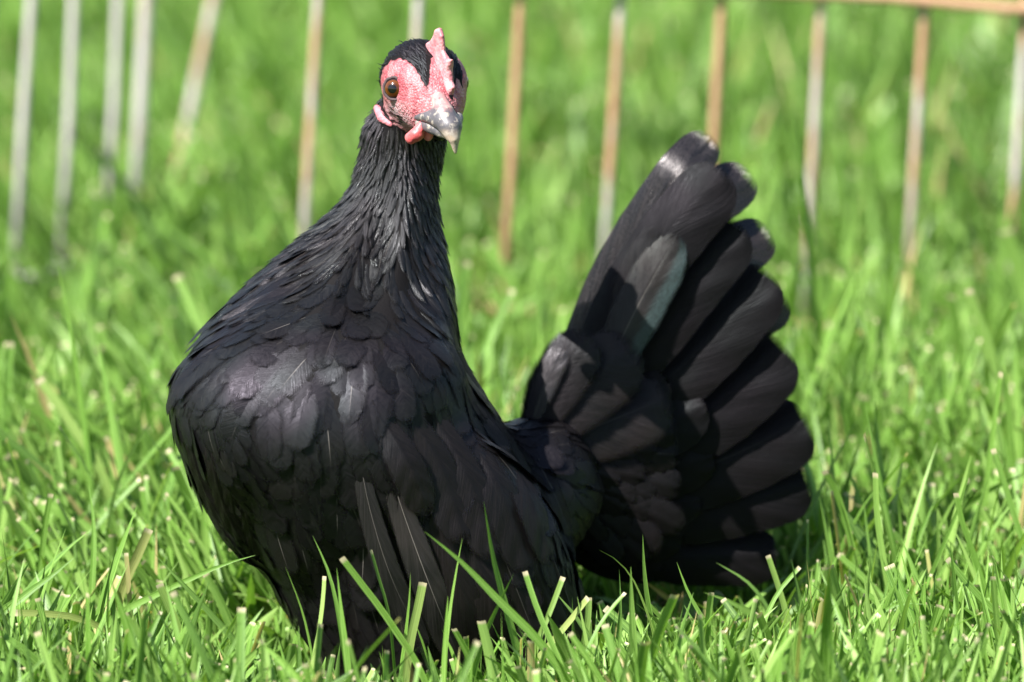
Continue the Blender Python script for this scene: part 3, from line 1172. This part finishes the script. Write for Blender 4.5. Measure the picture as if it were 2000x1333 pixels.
UVb = np.stack(np.meshgrid(vv, (uu + 1) / 2, indexing='ij')[::-1], -1).reshape(-1, 2)
for key, name, mat, lab in (('small', 'head_feathers', M_PLUME, None), ('hackle', 'neck_hackle', M_HACKLE, None),
                            ('body', 'body_plumage', M_PLUME, None)):
    arr = np.array(groups[key])
    nf = len(arr)
    rn = np.repeat(rng.random(nf), NV * NU)
    o = hlink(name, arr.reshape(-1, 3), grid_faces(nf, NV, NU), mat, np.tile(UVb, (nf, 1)), {'rnd': rn})
    o['kind'] = 'stuff'
    print(name, nf)

# wispy filaments that break the outline of the neck and head
wis = []
wp = []
for i in range(900):
    ci = rng.choice(len(tri_c), p=wgt)
    p, n = tri_c[ci], fn[ci]
    d, L, W, kind = flow(p)
    if kind > 1 or abs(n[1]) > 0.75:
        continue
    if skin_sd(p[None])[0][0] > -0.001:
        continue
    t = unit(unit(d) - n * np.dot(unit(d), n) + n * rng.uniform(0.1, 0.45) + rng.normal(0, 0.15, 3))
    s = unit(np.cross(t, n))
    LL = rng.uniform(0.003, 0.006) if kind == 0 else rng.uniform(0.004, 0.010)
    tt = np.linspace(0, 1, 4)[:, None]
    c = p + t * tt * LL - n * (tt ** 2) * LL * 0.15
    w = 0.00022 * (1 - tt * 0.8)
    wis.append(np.stack([c - s * w, c + s * w], 1))
wis = np.array(wis)
uvw = np.stack(np.meshgrid(np.linspace(0, 1, 4), [0.2, 0.8], indexing='ij')[::-1], -1).reshape(-1, 2)
o = hlink('loose_filaments', wis.reshape(-1, 3), grid_faces(len(wis), 4, 2), M_PLUME, np.tile(uvw, (len(wis), 1)),
          {'rnd': np.repeat(rng.random(len(wis)), 8)})
o['kind'] = 'stuff'


# ------------------------------------------------------------------ large feathers, one by one
def bezier(pts, n):
    pts = np.asarray(pts, float)
    if len(pts) == 2:
        t = np.linspace(0, 1, n)[:, None]
        return pts[0] * (1 - t) + pts[1] * t
    # Catmull-Rom through the points, evenly resampled
    Pp = np.vstack([2 * pts[0] - pts[1], pts, 2 * pts[-1] - pts[-2]])
    out = []
    for i in range(len(pts) - 1):
        t = np.linspace(0, 1, 24, endpoint=False)[:, None]
        a, b, c, d = Pp[i:i + 4]
        out.append(0.5 * (2 * b + (c - a) * t + (2 * a - 5 * b + 4 * c - d) * t ** 2 + (3 * b - a - 3 * c + d) * t ** 3))
    out = np.vstack(out + [pts[-1:]])
    s = np.concatenate([[0], np.cumsum(np.linalg.norm(np.diff(out, axis=0), axis=1))])
    ss = np.linspace(0, s[-1], n)
    return np.stack([np.interp(ss, s, out[:, k]) for k in range(3)], 1)


def big_feather(name, pts, width, mat, normals, camber=0.1, curl=0.0, inner=0.55, stem=0.30, round_=0.16, parent=None,
                roll=0.0, n=26, label=None, tipp=2.0, cs=0.72):
    sp = bezier(pts, n)
    v = np.linspace(0, 1, n)
    # finer rows near the rounded tip
    vt = 1 - (1 - v) ** 1.7
    sp = np.stack([np.interp(vt, v, sp[:, k]) for k in range(3)], 1)
    v = vt
    tan = unit(np.gradient(sp, axis=0))
    ns = np.broadcast_to(normals, (n, 3)).astype(float)
    ns = unit(ns - tan * np.sum(ns * tan, 1, keepdims=True))
    side = np.cross(tan, ns)
    side, ns = side * math.cos(roll) + ns * math.sin(roll), ns * math.cos(roll) - side * math.sin(roll)
    body_w = stem + (1 - stem) * smooth01(v / 0.55)
    tip = np.sqrt(np.clip(1 - np.clip((v - (1 - round_)) / round_, 0, 1) ** tipp, 0.0, 1))
    w = width * body_w * tip
    w = w * (1 + 0.012 * np.sin(v * 60 + rng.uniform(0, 6)) + rng.normal(0, 0.004, n))
    nu = 13
    u = np.linspace(-1, 1, nu)
    Lw = np.where(u < 0, (1 - inner), inner)
    off = u[None] * Lw[None] * w[:, None]
    drop = camber * width * (u ** 2)[None] * (w / width)[:, None]
    curlv = curl * smooth01((v - cs) / (1 - cs)) ** 1.3
    rip = 0.00022 * np.sin(v[:, None] * 34 - np.abs(u)[None] * 7 + rng.uniform(0, 6)) * (np.abs(u)[None] > 0.1)
    V = sp[:, None] + side[:, None] * off[..., None] + ns[:, None] * (-drop - curlv[:, None] + rip)[..., None]
    # shaft: a slight ridge
    V[:, nu // 2] += ns * 0.00035
    UV = np.stack(np.meshgrid(v, (u + 1) / 2, indexing='ij')[::-1], -1).reshape(-1, 2)
    o = hlink(name, V.reshape(-1, 3), grid_faces(1, n, nu), mat, UV, {'rnd': np.full(n * nu, rng.random())}, parent)
    if label:
        o['label'] = label
    return o


TN = unit(np.array([-0.30, -1.0, 0.10]))
tail = [
    # far side of the folded fan
    ([(1060, 850), (1130, 670), (1240, 460), (1376, 268)], 95, 0.0920, 0.0860, 0.012),
    ([(1100, 860), (1220, 620), (1340, 440), (1456, 340)], 110, 0.0960, 0.0890, 0.012),
    ([(1100, 870), (1250, 680), (1390, 530), (1494, 456)], 110, 0.0980, 0.0900, 0.011),
    ([(1110, 890), (1290, 740), (1430, 640), (1526, 572)], 120, 0.0980, 0.0910, 0.004),
    # near side
    ([(1110, 1050), (1240, 1075), (1380, 1085), (1523, 1082)], 118, 0.0789, 0.0802, 0.002),
    ([(1110, 1020), (1250, 1010), (1430, 980), (1583, 935)], 136, 0.0760, 0.0775, 0.002),
    ([(1110, 985), (1250, 955), (1430, 890), (1576, 815)], 158, 0.0731, 0.0748, 0.002),
    ([(1110, 950), (1230, 890), (1400, 790), (1526, 668)], 158, 0.0702, 0.0721, 0.002),
    ([(1100, 915), (1220, 810), (1370, 680), (1498, 528)], 140, 0.0673, 0.0694, 0.002),
    ([(1100, 890), (1200, 740), (1320, 580), (1440, 432)], 132, 0.0644, 0.0667, 0.002),
    ([(1090, 860), (1160, 690), (1270, 500), (1408, 326)], 140, 0.0615, 0.0640, 0.002),
]
for i, (pth, w, y0, y1, curl) in enumerate(tail):
    m = len(pth)
    pts = [P(a, b, y0 + (y1 - y0) * k / (m - 1)) for k, (a, b) in enumerate(pth)]
    if i < 4:
        big_feather('tail_feather', pts, w * PX, M_TIP, TN, 0.10, curl * 0.9, 0.5, 0.40, 0.10, roll=-0.05, tipp=2.8, cs=0.84)
    else:
        big_feather('tail_feather', pts, w * PX, M_TAIL, TN, 0.14, curl, 0.55, 0.42, 0.14, roll=0.06 + 0.015 * rng.normal(), tipp=2.5)

covert = [
    # first row over the tail, bottom to top
    ([(1080, 1040), (1180, 1080), (1300, 1105)], 100, 0.080, 0.078, M_TAIL),
    ([(1080, 1010), (1190, 1035), (1340, 1048)], 115, 0.076, 0.075, M_TAIL),
    ([(1080, 980), (1200, 985), (1375, 975)], 120, 0.072, 0.072, M_TAIL),
    ([(1080, 950), (1200, 935), (1400, 890)], 130, 0.068, 0.069, M_TAIL),
    ([(1080, 920), (1190, 880), (1380, 790)], 135, 0.064, 0.065, M_TAIL),
    ([(1080, 890), (1170, 830), (1300, 735)], 125, 0.060, 0.061, M_TAIL),
    ([(1130, 830), (1190, 700), (1285, 440)], 105, 0.0595, 0.0630, M_WING),
    ([(1165, 800), (1220, 650), (1322, 458)], 108, 0.0570, 0.0605, M_TEAL),
    # second row
    ([(1045, 885), (1160, 835), (1312, 775)], 150, 0.0545, 0.056, M_WING),
    ([(1040, 870), (1120, 770), (1240, 672)], 165, 0.0510, 0.053, M_WING),
    ([(1035, 860), (1075, 760), (1150, 650)], 125, 0.0490, 0.051, M_WING),
    ([(1030, 850), (1055, 765), (1098, 672)], 60, 0.0475, 0.049, M_PALE),
]
for pth, w, y0, y1, mt in covert:
    m = len(pth)
    pts = [P(a, b, y0 + (y1 - y0) * k / (m - 1)) for k, (a, b) in enumerate(pth)]
    big_feather('tail_covert', pts, w * PX, mt, TN, 0.10, 0.0012, 0.52, 0.6, 0.26, roll=0.05 * rng.normal(), n=16)


# rows of small soft coverts spreading from the rump over the roots of the tail
for tier, (rad, yy, wd, na) in enumerate(((330, 0.0590, 92, 9), (285, 0.0576, 84, 9), (240, 0.0562, 76, 9), (195, 0.0548, 68, 9),
                                          (155, 0.0532, 60, 9), (118, 0.0512, 52, 8), (84, 0.0490, 46, 7))):
    for k in range(na):
        a = R(-46 + 94 * (k + 0.5 * (tier % 2)) / (na - 0.5)) + rng.normal(0, 0.05)
        if tier < 2 and a < -0.35:
            continue
        rr_ = rad * rng.uniform(0.93, 1.07)
        cx_, cy_ = 1015, 905
        pth = [(cx_ + math.cos(a) * (rr_ - q_), cy_ + math.sin(a) * (rr_ - q_) * 0.92 - 14 * math.sin(math.pi * q_ / 130) * 0.5) for q_ in (130, 65, 0)]
        pts = [P(x_, y_, yy - 0.001 + 0.0012 * i_) for i_, (x_, y_) in enumerate(pth)]
        big_feather('tail_covert', pts, wd * PX * rng.uniform(0.9, 1.15), M_COVERT, TN, 0.10, 0.0006, 0.5, 0.7, 0.34,
                    roll=0.08 * rng.normal(), n=12)


def on_body(px, py, off, base=None):
    s = surf(px, py)
    if s is None:
        return None
    return s[0] + s[1] * off, s[1]


def wing(name, label, quills, mat, w_curl):
    e = bpy.data.objects.new(name, None)
    COL.objects.link(e)
    e.parent = hen
    e.empty_display_size = 0.01
    if label:
        e['label'] = label
    for k, (pth, w, off, *mq) in enumerate(quills):
        pts, nn = [], []
        last = None
        for j, (a, b) in enumerate(pth):
            s = on_body(a, b, -0.0012 + (off + 0.0012) * min(1.0, 1.6 * j / (len(pth) - 1)))
            if s is None:
                s = (P(a, b, last[0][1] + 0.002), last[1])
            last = s
            pts.append(s[0])
            nn.append(s[1])
        nrm = unit(np.mean(nn, axis=0) + np.array([0, -0.25, 0]))
        big_feather('wing_feather', pts, w * PX, mq[0] if mq else mat, nrm, 0.07, 0.0, 0.55, 0.6, 0.24, parent=e, roll=0.05 + 0.04 * rng.normal(), n=22)
    return e


quR = [
    ([(1062, 960), (1098, 1060), (1128, 1150), (1146, 1270)], 70, 0.0010),
    ([(1030, 950), (1070, 1070), (1108, 1190), (1132, 1310)], 78, 0.0016),
    ([(985, 950), (1030, 1080), (1075, 1210), (1108, 1330)], 84, 0.0022),
    ([(930, 945), (978, 1080), (1030, 1220), (1070, 1335)], 88, 0.0028),
    ([(875, 930), (920, 1070), (975, 1210), (1030, 1330)], 86, 0.0034),
    ([(815, 905), (860, 1040), (915, 1190), (985, 1325)], 80, 0.0040),
    ([(752, 885), (790, 1005), (850, 1150), (915, 1300)], 66, 0.0052, M_QUILL),
    ([(698, 862), (722, 975), (775, 1110), (838, 1250)], 52, 0.0066, M_QUILL),
    # shorter secondaries and coverts on top
    ([(1020, 850), (1065, 950), (1104, 1060)], 84, 0.0026),
    ([(965, 850), (1020, 960), (1072, 1105)], 92, 0.0030),
    ([(905, 830), (965, 950), (1030, 1120)], 98, 0.0034),
    ([(850, 810), (905, 930), (965, 1090)], 98, 0.0038),
    ([(790, 800), (845, 900), (905, 1060)], 90, 0.0042),
    ([(735, 800), (785, 900), (830, 1000)], 80, 0.0046),
]
wing('wing', 'near wing hanging down with long quills along its lower edge', quR, M_WING, 0)
quL = [
    ([(470, 900), (478, 980), (496, 1050), (506, 1092)], 34, 0.0010),
    ([(440, 860), (448, 940), (470, 1020), (500, 1086)], 42, 0.0016),
    ([(405, 800), (418, 900), (448, 985), (486, 1065)], 46, 0.0022),
    ([(362, 790), (378, 870), (412, 950), (458, 1030)], 46, 0.0026),
]
wing('wing', 'far wing seen edge on, folded down at the outer side', quL, M_WING, 0)


# ------------------------------------------------------------------ grass
def blades(root, H, phi, th0, kap, W, psi, twist, seg, cross, cut, tipw):
    """arrays of blade parameters -> vertices"""
    n = len(H)
    t = np.linspace(0, 1, seg + 1)
    th = th0[:, None] + kap[:, None] * t[None]
    dirx = np.cos(phi)[:, None] * np.sin(th)
    diry = np.sin(phi)[:, None] * np.sin(th)
    dirz = np.cos(th)
    d = np.stack([dirx, diry, dirz], -1)
    step = (H / seg)[:, None, None]
    c = np.concatenate([np.zeros((n, 1, 3)), np.cumsum((d[:, :-1] + d[:, 1:]) / 2, axis=1) * step], 1) + root[:, None]
    ps = psi[:, None] + twist[:, None] * t[None]
    s = np.stack([np.cos(ps), np.sin(ps), np.zeros_like(ps)], -1)
    s = unit(s - d * np.sum(s * d, -1, keepdims=True))
    nn = np.cross(s, d)
    shape_c = 0.75 + 0.25 * smooth01(t / 0.3)
    point = np.clip(1 - np.clip((t - 0.45) / 0.55, 0, 1) ** 1.8, 0.03, 1)
    blunt = np.clip(1 - 0.25 * np.clip((t - 0.5) / 0.5, 0, 1), 0.0, 1)
    prof = shape_c[None] * np.where(cut[:, None] > 0.5, blunt[None], point[None])
    w = (W / 2)[:, None] * prof
    if cross == 2:
        V = np.stack([c - s * w[..., None], c + s * w[..., None]], 2)
        us = [0, 1]
    else:
        V = np.stack([c - s * w[..., None], c - nn * (0.35 * w)[..., None], c + s * w[..., None]], 2)
        us = [0, 0.5, 1]
    tt = np.broadcast_to(t[None, :, None], V.shape[:3])
    uu_ = np.broadcast_to(np.array(us)[None, None], V.shape[:3])
    UV = np.stack([uu_, tt], -1).reshape(-1, 2)
    return V, UV, c


def grass_object(name, V, UV, rnd, cut, dead):
    n, a, b, _ = V.shape
    F = grid_faces(n, a, b)
    at = {'rnd': np.repeat(rnd, a * b), 'cut': np.repeat(cut, a * b), 'dead': np.repeat(dead, a * b)}
    m = quad_mesh(name, V.reshape(-1, 3), F, UV, at)
    o = link(name, m, M_GRASS)
    return o


def patch(x, y):
    """slow drift of grass height and lean over the lawn"""
    return (0.5 + 0.28 * np.sin(x * 14 + 1.3 * np.sin(y * 9)) * np.cos(y * 11 + 0.7) + 0.22 * np.sin(x * 31 + y * 23 + 2))


def scatter(n, x0, x1, y0, y1, hmean, seg, cross, wmul=1.0, keep=None, lean=0.32):
    x = rng.uniform(x0, x1, n)
    y = rng.uniform(y0, y1, n)
    if keep is not None:
        k = keep(x, y)
        x, y = x[k], y[k]
    n = len(x)
    # tufts: pull roots together a little
    tx, ty = np.round(x / 0.012) * 0.012, np.round(y / 0.012) * 0.012
    jx = np.sin(tx * 9173 + ty * 3121) * 0.005
    jy = np.cos(tx * 5171 + ty * 7919) * 0.005
    x = x + (tx + jx - x) * 0.35
    y = y + (ty + jy - y) * 0.35
    pt = patch(x, y)
    H = hmean * (0.55 + 0.7 * pt) * rng.lognormal(0, 0.28, n)
    phi = rng.uniform(0, 2 * np.pi, n)
    # a shared lean, over to the right on the left of the picture
    lx = 0.9 * smooth01((-x - 0.02) / 0.12) * smooth01((y + 0.02) / 0.15)
    th0 = np.abs(rng.normal(0, lean, n))
    phi = np.where(rng.random(n) < 0.6 * lx + 0.05, rng.normal(math.pi, 0.5, n), phi)
    th0 = np.where(rng.random(n) < 0.5 * lx, th0 + 0.50, th0)
    kap = np.abs(rng.normal(0.1, 0.45, n))
    W = wmul * rng.lognormal(math.log(0.0026), 0.34, n)
    psi = rng.uniform(0, 2 * np.pi, n)
    tw = rng.normal(0, 0.7, n)
    cut = (rng.random(n) < 0.19).astype(float)
    dead = np.where(rng.random(n) < 0.06, rng.uniform(0.5, 1, n), 0.0)
    lying = rng.random(n) < 0.09
    th0 = np.where(lying, rng.uniform(1.1, 1.5, n), th0)
    dead = np.where(lying & (rng.random(n) < 0.6), 1.0, dead)
    dead = np.where(W > 0.0034, 0.0, dead)
    root = np.stack([x, y, ground_z(x, y) - 0.001 + np.where(lying, rng.uniform(0.002, 0.012, n), 0)], 1)
    return root, H, phi, th0, kap, W, psi, tw, cut, dead


def clear_of_hen(root, c, H):
    """True for blades that neither grow through the hen nor hide it"""
    tip = c[:, -1]
    px, py = proj(tip)
    mid = c[:, c.shape[1] // 2]
    ok = np.ones(len(tip), bool)
    for q in (root, mid, tip, c[:, (c.shape[1] * 3) // 4]):
        x, y, z = q.T
        # body
        ok &= ~((((x + 0.032) / 0.062) ** 2 + (y / 0.060) ** 2 < 1) & (z < 0.2))
        # tail
        ok &= ~((x > -0.002) & (x < 0.110) & (y > 0.040) & (y < 0.115) & (z > 0.034))
        ok &= ~((x > -0.01) & (x < 0.045) & (y > 0.01) & (y < 0.09) & (z > 0.02))
    lim = 1150 + 110 * (np.sin(root[:, 0] * 1777 + root[:, 1] * 997) * 0.5 + 0.5)
    infront = (root[:, 1] < 0.10) & (px > 420) & (px < 1560)
    ok &= ~(infront & (py < lim))
    lim2 = 1000 + 180 * (np.sin(root[:, 0] * 1377 + root[:, 1] * 797) * 0.5 + 0.5)
    ok &= ~((root[:, 1] < 0.06) & (py < lim2))
    return ok


# near lawn, in focus
prm = scatter(36000, -0.30, 0.30, -0.30, 0.40, 0.043, 6, 3)
V, UV, c = blades(*prm[:8], 6, 3, prm[8], None)
ok = clear_of_hen(prm[0], c, prm[1])
UV = UV.reshape(len(ok), -1, 2)[ok].reshape(-1, 2)
g = grass_object('lawn_grass', V[ok], UV, rng.random(ok.sum()), prm[8][ok], prm[9][ok])
tag(g, kind='stuff', label='short green lawn grass growing around the hen', category='grass')
print('near blades', ok.sum())
prm = scatter(2600, -0.30, 0.30, -0.20, 0.40, 0.060, 9, 3, 1.35, None, 0.40)
V, UV, c = blades(*prm[:8], 9, 3, prm[8], None)
ok = clear_of_hen(prm[0], c, prm[1])
UV = UV.reshape(len(ok), -1, 2)[ok].reshape(-1, 2)
g = grass_object('long_grass', V[ok], UV, rng.random(ok.sum()), prm[8][ok], prm[9][ok])
tag(g, kind='stuff', label='longer broad grass blades rising out of the short lawn', category='grass')
prm = scatter(9000, -0.125, 0.11, -0.26, 0.14, 0.026, 4, 3)
V, UV, c = blades(*prm[:8], 4, 3, prm[8], None)
ok = clear_of_hen(prm[0], c, prm[1])
UV = UV.reshape(len(ok), -1, 2)[ok].reshape(-1, 2)
g = grass_object('lawn_grass', V[ok], UV, rng.random(ok.sum()), prm[8][ok], prm[9][ok])
tag(g, kind='stuff', label='very short trodden grass directly under and in front of the hen', category='grass')
# lawn seen behind, out of focus
prm = scatter(60000, -0.55, 0.60, 0.40, 2.6, 0.044, 5, 2, 1.15)
V, UV, c = blades(*prm[:8], 5, 2, prm[8], None)
g = grass_object('lawn_grass', V, UV, rng.random(len(V)), prm[8], prm[9])
tag(g, kind='stuff', label='green lawn grass behind the hen, around and beyond the wire panels', category='grass')
# lawn to the sides and beyond
kp = lambda x, y: ~((x > -0.30) & (x < 0.30) & (y > -0.30) & (y < 0.40)) & ~((x > -0.55) & (x < 0.60) & (y >= 0.40) & (y < 2.6))
prm = scatter(150000, -2.2, 2.2, -1.6, 4.6, 0.042, 3, 2, 2.0, kp)
V, UV, c = blades(*prm[:8], 3, 2, prm[8], None)
okf = proj(c[:, -1])[1] > 1290
okf |= c[:, 0, 1] > -0.3
okf |= np.abs(c[:, 0, 0]) > 0.4
UV = UV.reshape(len(okf), -1, 2)[okf].reshape(-1, 2)
g = grass_object('lawn_grass', V[okf], UV, rng.random(okf.sum()), prm[8][okf], prm[9][okf])
tag(g, kind='stuff', label='green lawn grass spreading out to the sides and into the distance', category='grass')

# long single blades that stand out in the photograph: (path from tip to root in the picture, width px, depth, cut tip, tone, dead)
hero = [
    ([(945, 968), (963, 1080), (985, 1170), (1015, 1290), (1030, 1400)], 15, -0.085, 0, 0.6, 0),
    ([(830, 1030), (900, 1090), (975, 1170), (1060, 1260), (1130, 1370)], 15, -0.100, 0, 0.45, 0),
    ([(903, 1048), (890, 1120), (878, 1200), (866, 1333)], 9, -0.080, 0, 0.8, 0),
    ([(668, 1083), (710, 1140), (760, 1210), (830, 1330)], 13, -0.090, 1, 0.5, 0),
    ([(610, 1055), (640, 1120), (660, 1200), (680, 1340)], 9, -0.078, 0, 0.4, 0),
    ([(657, 1118), (664, 1180), (674, 1260), (686, 1370)], 12, -0.100, 0, 0.35, 0),
    ([(725, 1068), (742, 1130), (760, 1200), (772, 1330)], 7, -0.070, 1, 0.3, 0),
    ([(802, 1108), (800, 1160), (793, 1230), (780, 1340)], 8, -0.075, 0, 0.5, 0),
    ([(826, 1134), (815, 1190), (802, 1250), (790, 1340)], 17, -0.070, 1, 0.95, 0.15),
    ([(557, 1100), (580, 1160), (598, 1220), (615, 1320)], 7, -0.072, 0, 0.3, 0),
    ([(633, 1134), (630, 1180), (622, 1240), (608, 1320)], 10, -0.080, 1, 0.95, 0.1),
    ([(1003, 1122), (970, 1190), (940, 1260), (915, 1370)], 12, -0.095, 0, 0.6, 0),
    ([(1025, 1130), (1050, 1200), (1085, 1280), (1120, 1370)], 12, -0.100, 1, 0.5, 0),
    ([(1100, 1137), (1075, 1200), (1050, 1260), (1030, 1350)], 11, -0.080, 1, 0.4, 0.1),
    ([(1148, 1158), (1110, 1210), (1070, 1260), (1030, 1320)], 13, -0.060, 1, 0.8, 0.3),
    ([(1150, 1165), (1148, 1210), (1140, 1260), (1140, 1340)], 13, -0.055, 1, 0.9, 0),
    ([(1255, 1038), (1258, 1110), (1268, 1190), (1292, 1290)], 10, -0.02, 0, 0.3, 0),
    ([(1232, 1105), (1233, 1160), (1236, 1240), (1240, 1330)], 15, -0.09, 0, 0.6, 0),
    ([(1170, 1068), (1205, 1090), (1240, 1135), (1275, 1230), (1290, 1320)], 6, -0.04, 0, 0.25, 0.1),
    ([(1210, 1125), (1212, 1200), (1205, 1270), (1200, 1340)], 10, -0.06, 0, 0.5, 0),
    ([(1222, 1172), (1190, 1205), (1160, 1250), (1130, 1330)], 9, -0.085, 1, 0.2, 0),
    ([(1322, 1100), (1345, 1160), (1385, 1230), (1440, 1320)], 9, -0.03, 0, 0.3, 0),
    ([(1388, 1145), (1382, 1210), (1380, 1280), (1378, 1360)], 13, -0.05, 1, 0.7, 0),
    ([(1563, 1115), (1522, 1160), (1492, 1220), (1470, 1310)], 9, -0.03, 1, 0.6, 0),
    ([(1500, 1087), (1518, 1140), (1535, 1200), (1550, 1290)], 12, 0.0, 1, 0.8, 0.1),
    ([(1545, 1092), (1560, 1160), (1575, 1230), (1592, 1330)], 13, -0.04, 0, 0.1, 0),
    ([(1642, 1252), (1590, 1290), (1520, 1340), (1480, 1370)], 24, -0.06, 1, 0.9, 0),
    ([(1575, 1258), (1580, 1300), (1590, 1360)], 18, -0.07, 1, 0.95, 0),
    ([(1805, 1170), (1755, 1172), (1710, 1200), (1665, 1260), (1630, 1350)], 11, -0.05, 0, 0.2, 0),
    ([(500, 1072), (440, 1092), (370, 1125), (290, 1165), (200, 1230)], 12, -0.045, 0, 0.65, 0),
    ([(268, 990), (248, 1040), (222, 1110), (197, 1190), (180, 1290)], 17, -0.02, 0, 0.7, 0),
    ([(290, 1040), (268, 1090), (240, 1150), (220, 1230)], 20, -0.01, 1, 0.7, 0.45),
    ([(310, 800), (270, 860), (240, 920), (215, 1010)], 8, 0.12, 0, 0.05, 0),
    ([(170, 960), (180, 1020), (182, 1080), (178, 1180)], 12, 0.02, 0, 0.6, 0),
    ([(312, 1135), (335, 1190), (362, 1260), (390, 1350)], 16, -0.06, 1, 0.9, 0.1),
    ([(300, 1082), (350, 1135), (420, 1210), (520, 1330)], 12, -0.055, 0, 0.2, 0),
    ([(145, 1095), (100, 1130), (50, 1165), (-20, 1230)], 15, -0.03, 0, 0.45, 0),
    ([(30, 1188), (90, 1192), (160, 1205), (240, 1250), (300, 1330)], 14, -0.06, 1, 0.8, 0.3),
    ([(218, 1165), (226, 1220), (236, 1280), (246, 1360)], 12, -0.075, 1, 0.2, 0),
    ([(485, 1160), (460, 1205), (435, 1260), (415, 1340)], 11, -0.06, 0, 0.5, 0),
    ([(100, 960), (88, 1030), (80, 1100), (60, 1200)], 12, 0.05, 1, 0.6, 0),
    ([(40, 690), (100, 760), (180, 830), (260, 900)], 15, 0.20, 0, 0.7, 0),
    ([(75, 745), (110, 790), (150, 850), (200, 930)], 20, 0.18, 1, 0.9, 0.1),
    ([(-10, 730), (60, 790), (110, 830), (190, 900)], 18, 0.22, 0, 0.6, 0),
    ([(130, 690), (135, 740), (128, 800), (120, 900)], 9, 0.2, 0, 0.5, 0),
    ([(1708, 915), (1712, 1000), (1725, 1090), (1755, 1250)], 14, 0.03, 1, 0.8, 0),
    ([(1608, 908), (1635, 960), (1660, 1050), (1690, 1200)], 14, 0.07, 1, 0.7, 0),
    ([(1865, 955), (1880, 1020), (1905, 1090), (1935, 1200)], 12, 0.02, 1, 0.4, 0),
    ([(1898, 890), (1870, 990), (1830, 1090), (1780, 1220)], 8, 0.03, 0, 0.3, 0),
    ([(1940, 880), (1960, 940), (1985, 1020), (2020, 1140)], 12, 0.06, 1, 0.3, 0),
    ([(1710, 790), (1716, 870), (1728, 960), (1735, 1080)], 13, 0.12, 0, 0.7, 0),
    ([(1570, 640), (1620, 720), (1680, 820), (1720, 930)], 14, 0.30, 0, 0.8, 0),
    ([(1850, 1090), (1900, 1150), (1950, 1200), (2010, 1260)], 13, -0.03, 1, 0.3, 0),
    ([(1545, 1200), (1540, 1250), (1520, 1300), (1500, 1360)], 7, -0.07, 0, 0.6, 1.0),
    ([(1955, 1130), (1965, 1200), (1950, 1280), (1940, 1360)], 14, -0.09, 0, 0.7, 0),
    ([(1400, 1105), (1460, 1140), (1500, 1190), (1530, 1260)], 8, 0.03, 0, 0.2, 0),
]
heroV, heroUV, hr, hcut, hdead = [], [], [], [], []
NS = 14
for pth, w, Y, ct, tone, ded in hero:
    pts = np.array([P(a, b, Y) for a, b in pth])[::-1]
    # carry the root down to the ground
    d = unit(pts[0] - pts[1])
    if pts[0][2] > 0:
        down = unit(d * 0.6 + np.array([0, 0, -0.8]))
        pts = np.vstack([pts[0] + down * (pts[0][2] + 0.002) / -down[2], pts])
    else:
        k = max(i for i in range(len(pts)) if pts[i][2] <= 0.004) if (pts[:, 2] <= 0.004).any() else 0
        pts = pts[min(k, len(pts) - 3):]
    # sway in depth, so the blade is no cut-out
    sp = bezier(pts, NS)
    t = np.linspace(0, 1, NS)
    sp[:, 1] += rng.uniform(-0.012, 0.012) * (t ** 2)
    tan = unit(np.gradient(sp, axis=0))
    a0 = rng.uniform(-0.5, 0.5) if w > 9 else rng.uniform(-0.9, 0.9)
    ang = a0 + rng.normal(0, 0.35) * t
    nn0 = np.stack([np.sin(ang), -np.cos(ang), 0.15 * np.ones(NS)], 1)
    nn0 = unit(nn0 - tan * np.sum(nn0 * tan, 1, keepdims=True))
    s = np.cross(tan, nn0)
    prof = np.where(ct > 0.5, 1 - 0.15 * t, np.clip(1 - np.clip((t - 0.5) / 0.5, 0, 1) ** 2.0, 0.03, 1))
    ww = w * PX / 2 * prof * 1.1
    heroV.append(np.stack([sp - s * ww[:, None], sp - nn0 * (0.3 * ww)[:, None], sp + s * ww[:, None]], 1))
    heroUV.append(np.stack(np.meshgrid(t, [0, 0.5, 1], indexing='ij')[::-1], -1).reshape(-1, 2))
    hr.append(tone)
    hcut.append(ct)
    hdead.append(ded)
g = grass_object('long_grass', np.array(heroV), np.vstack(heroUV), np.array(hr), np.array(hcut, float), np.array(hdead))
tag(g, kind='stuff', label='long loose grass blades standing up in front of and beside the hen', category='grass')
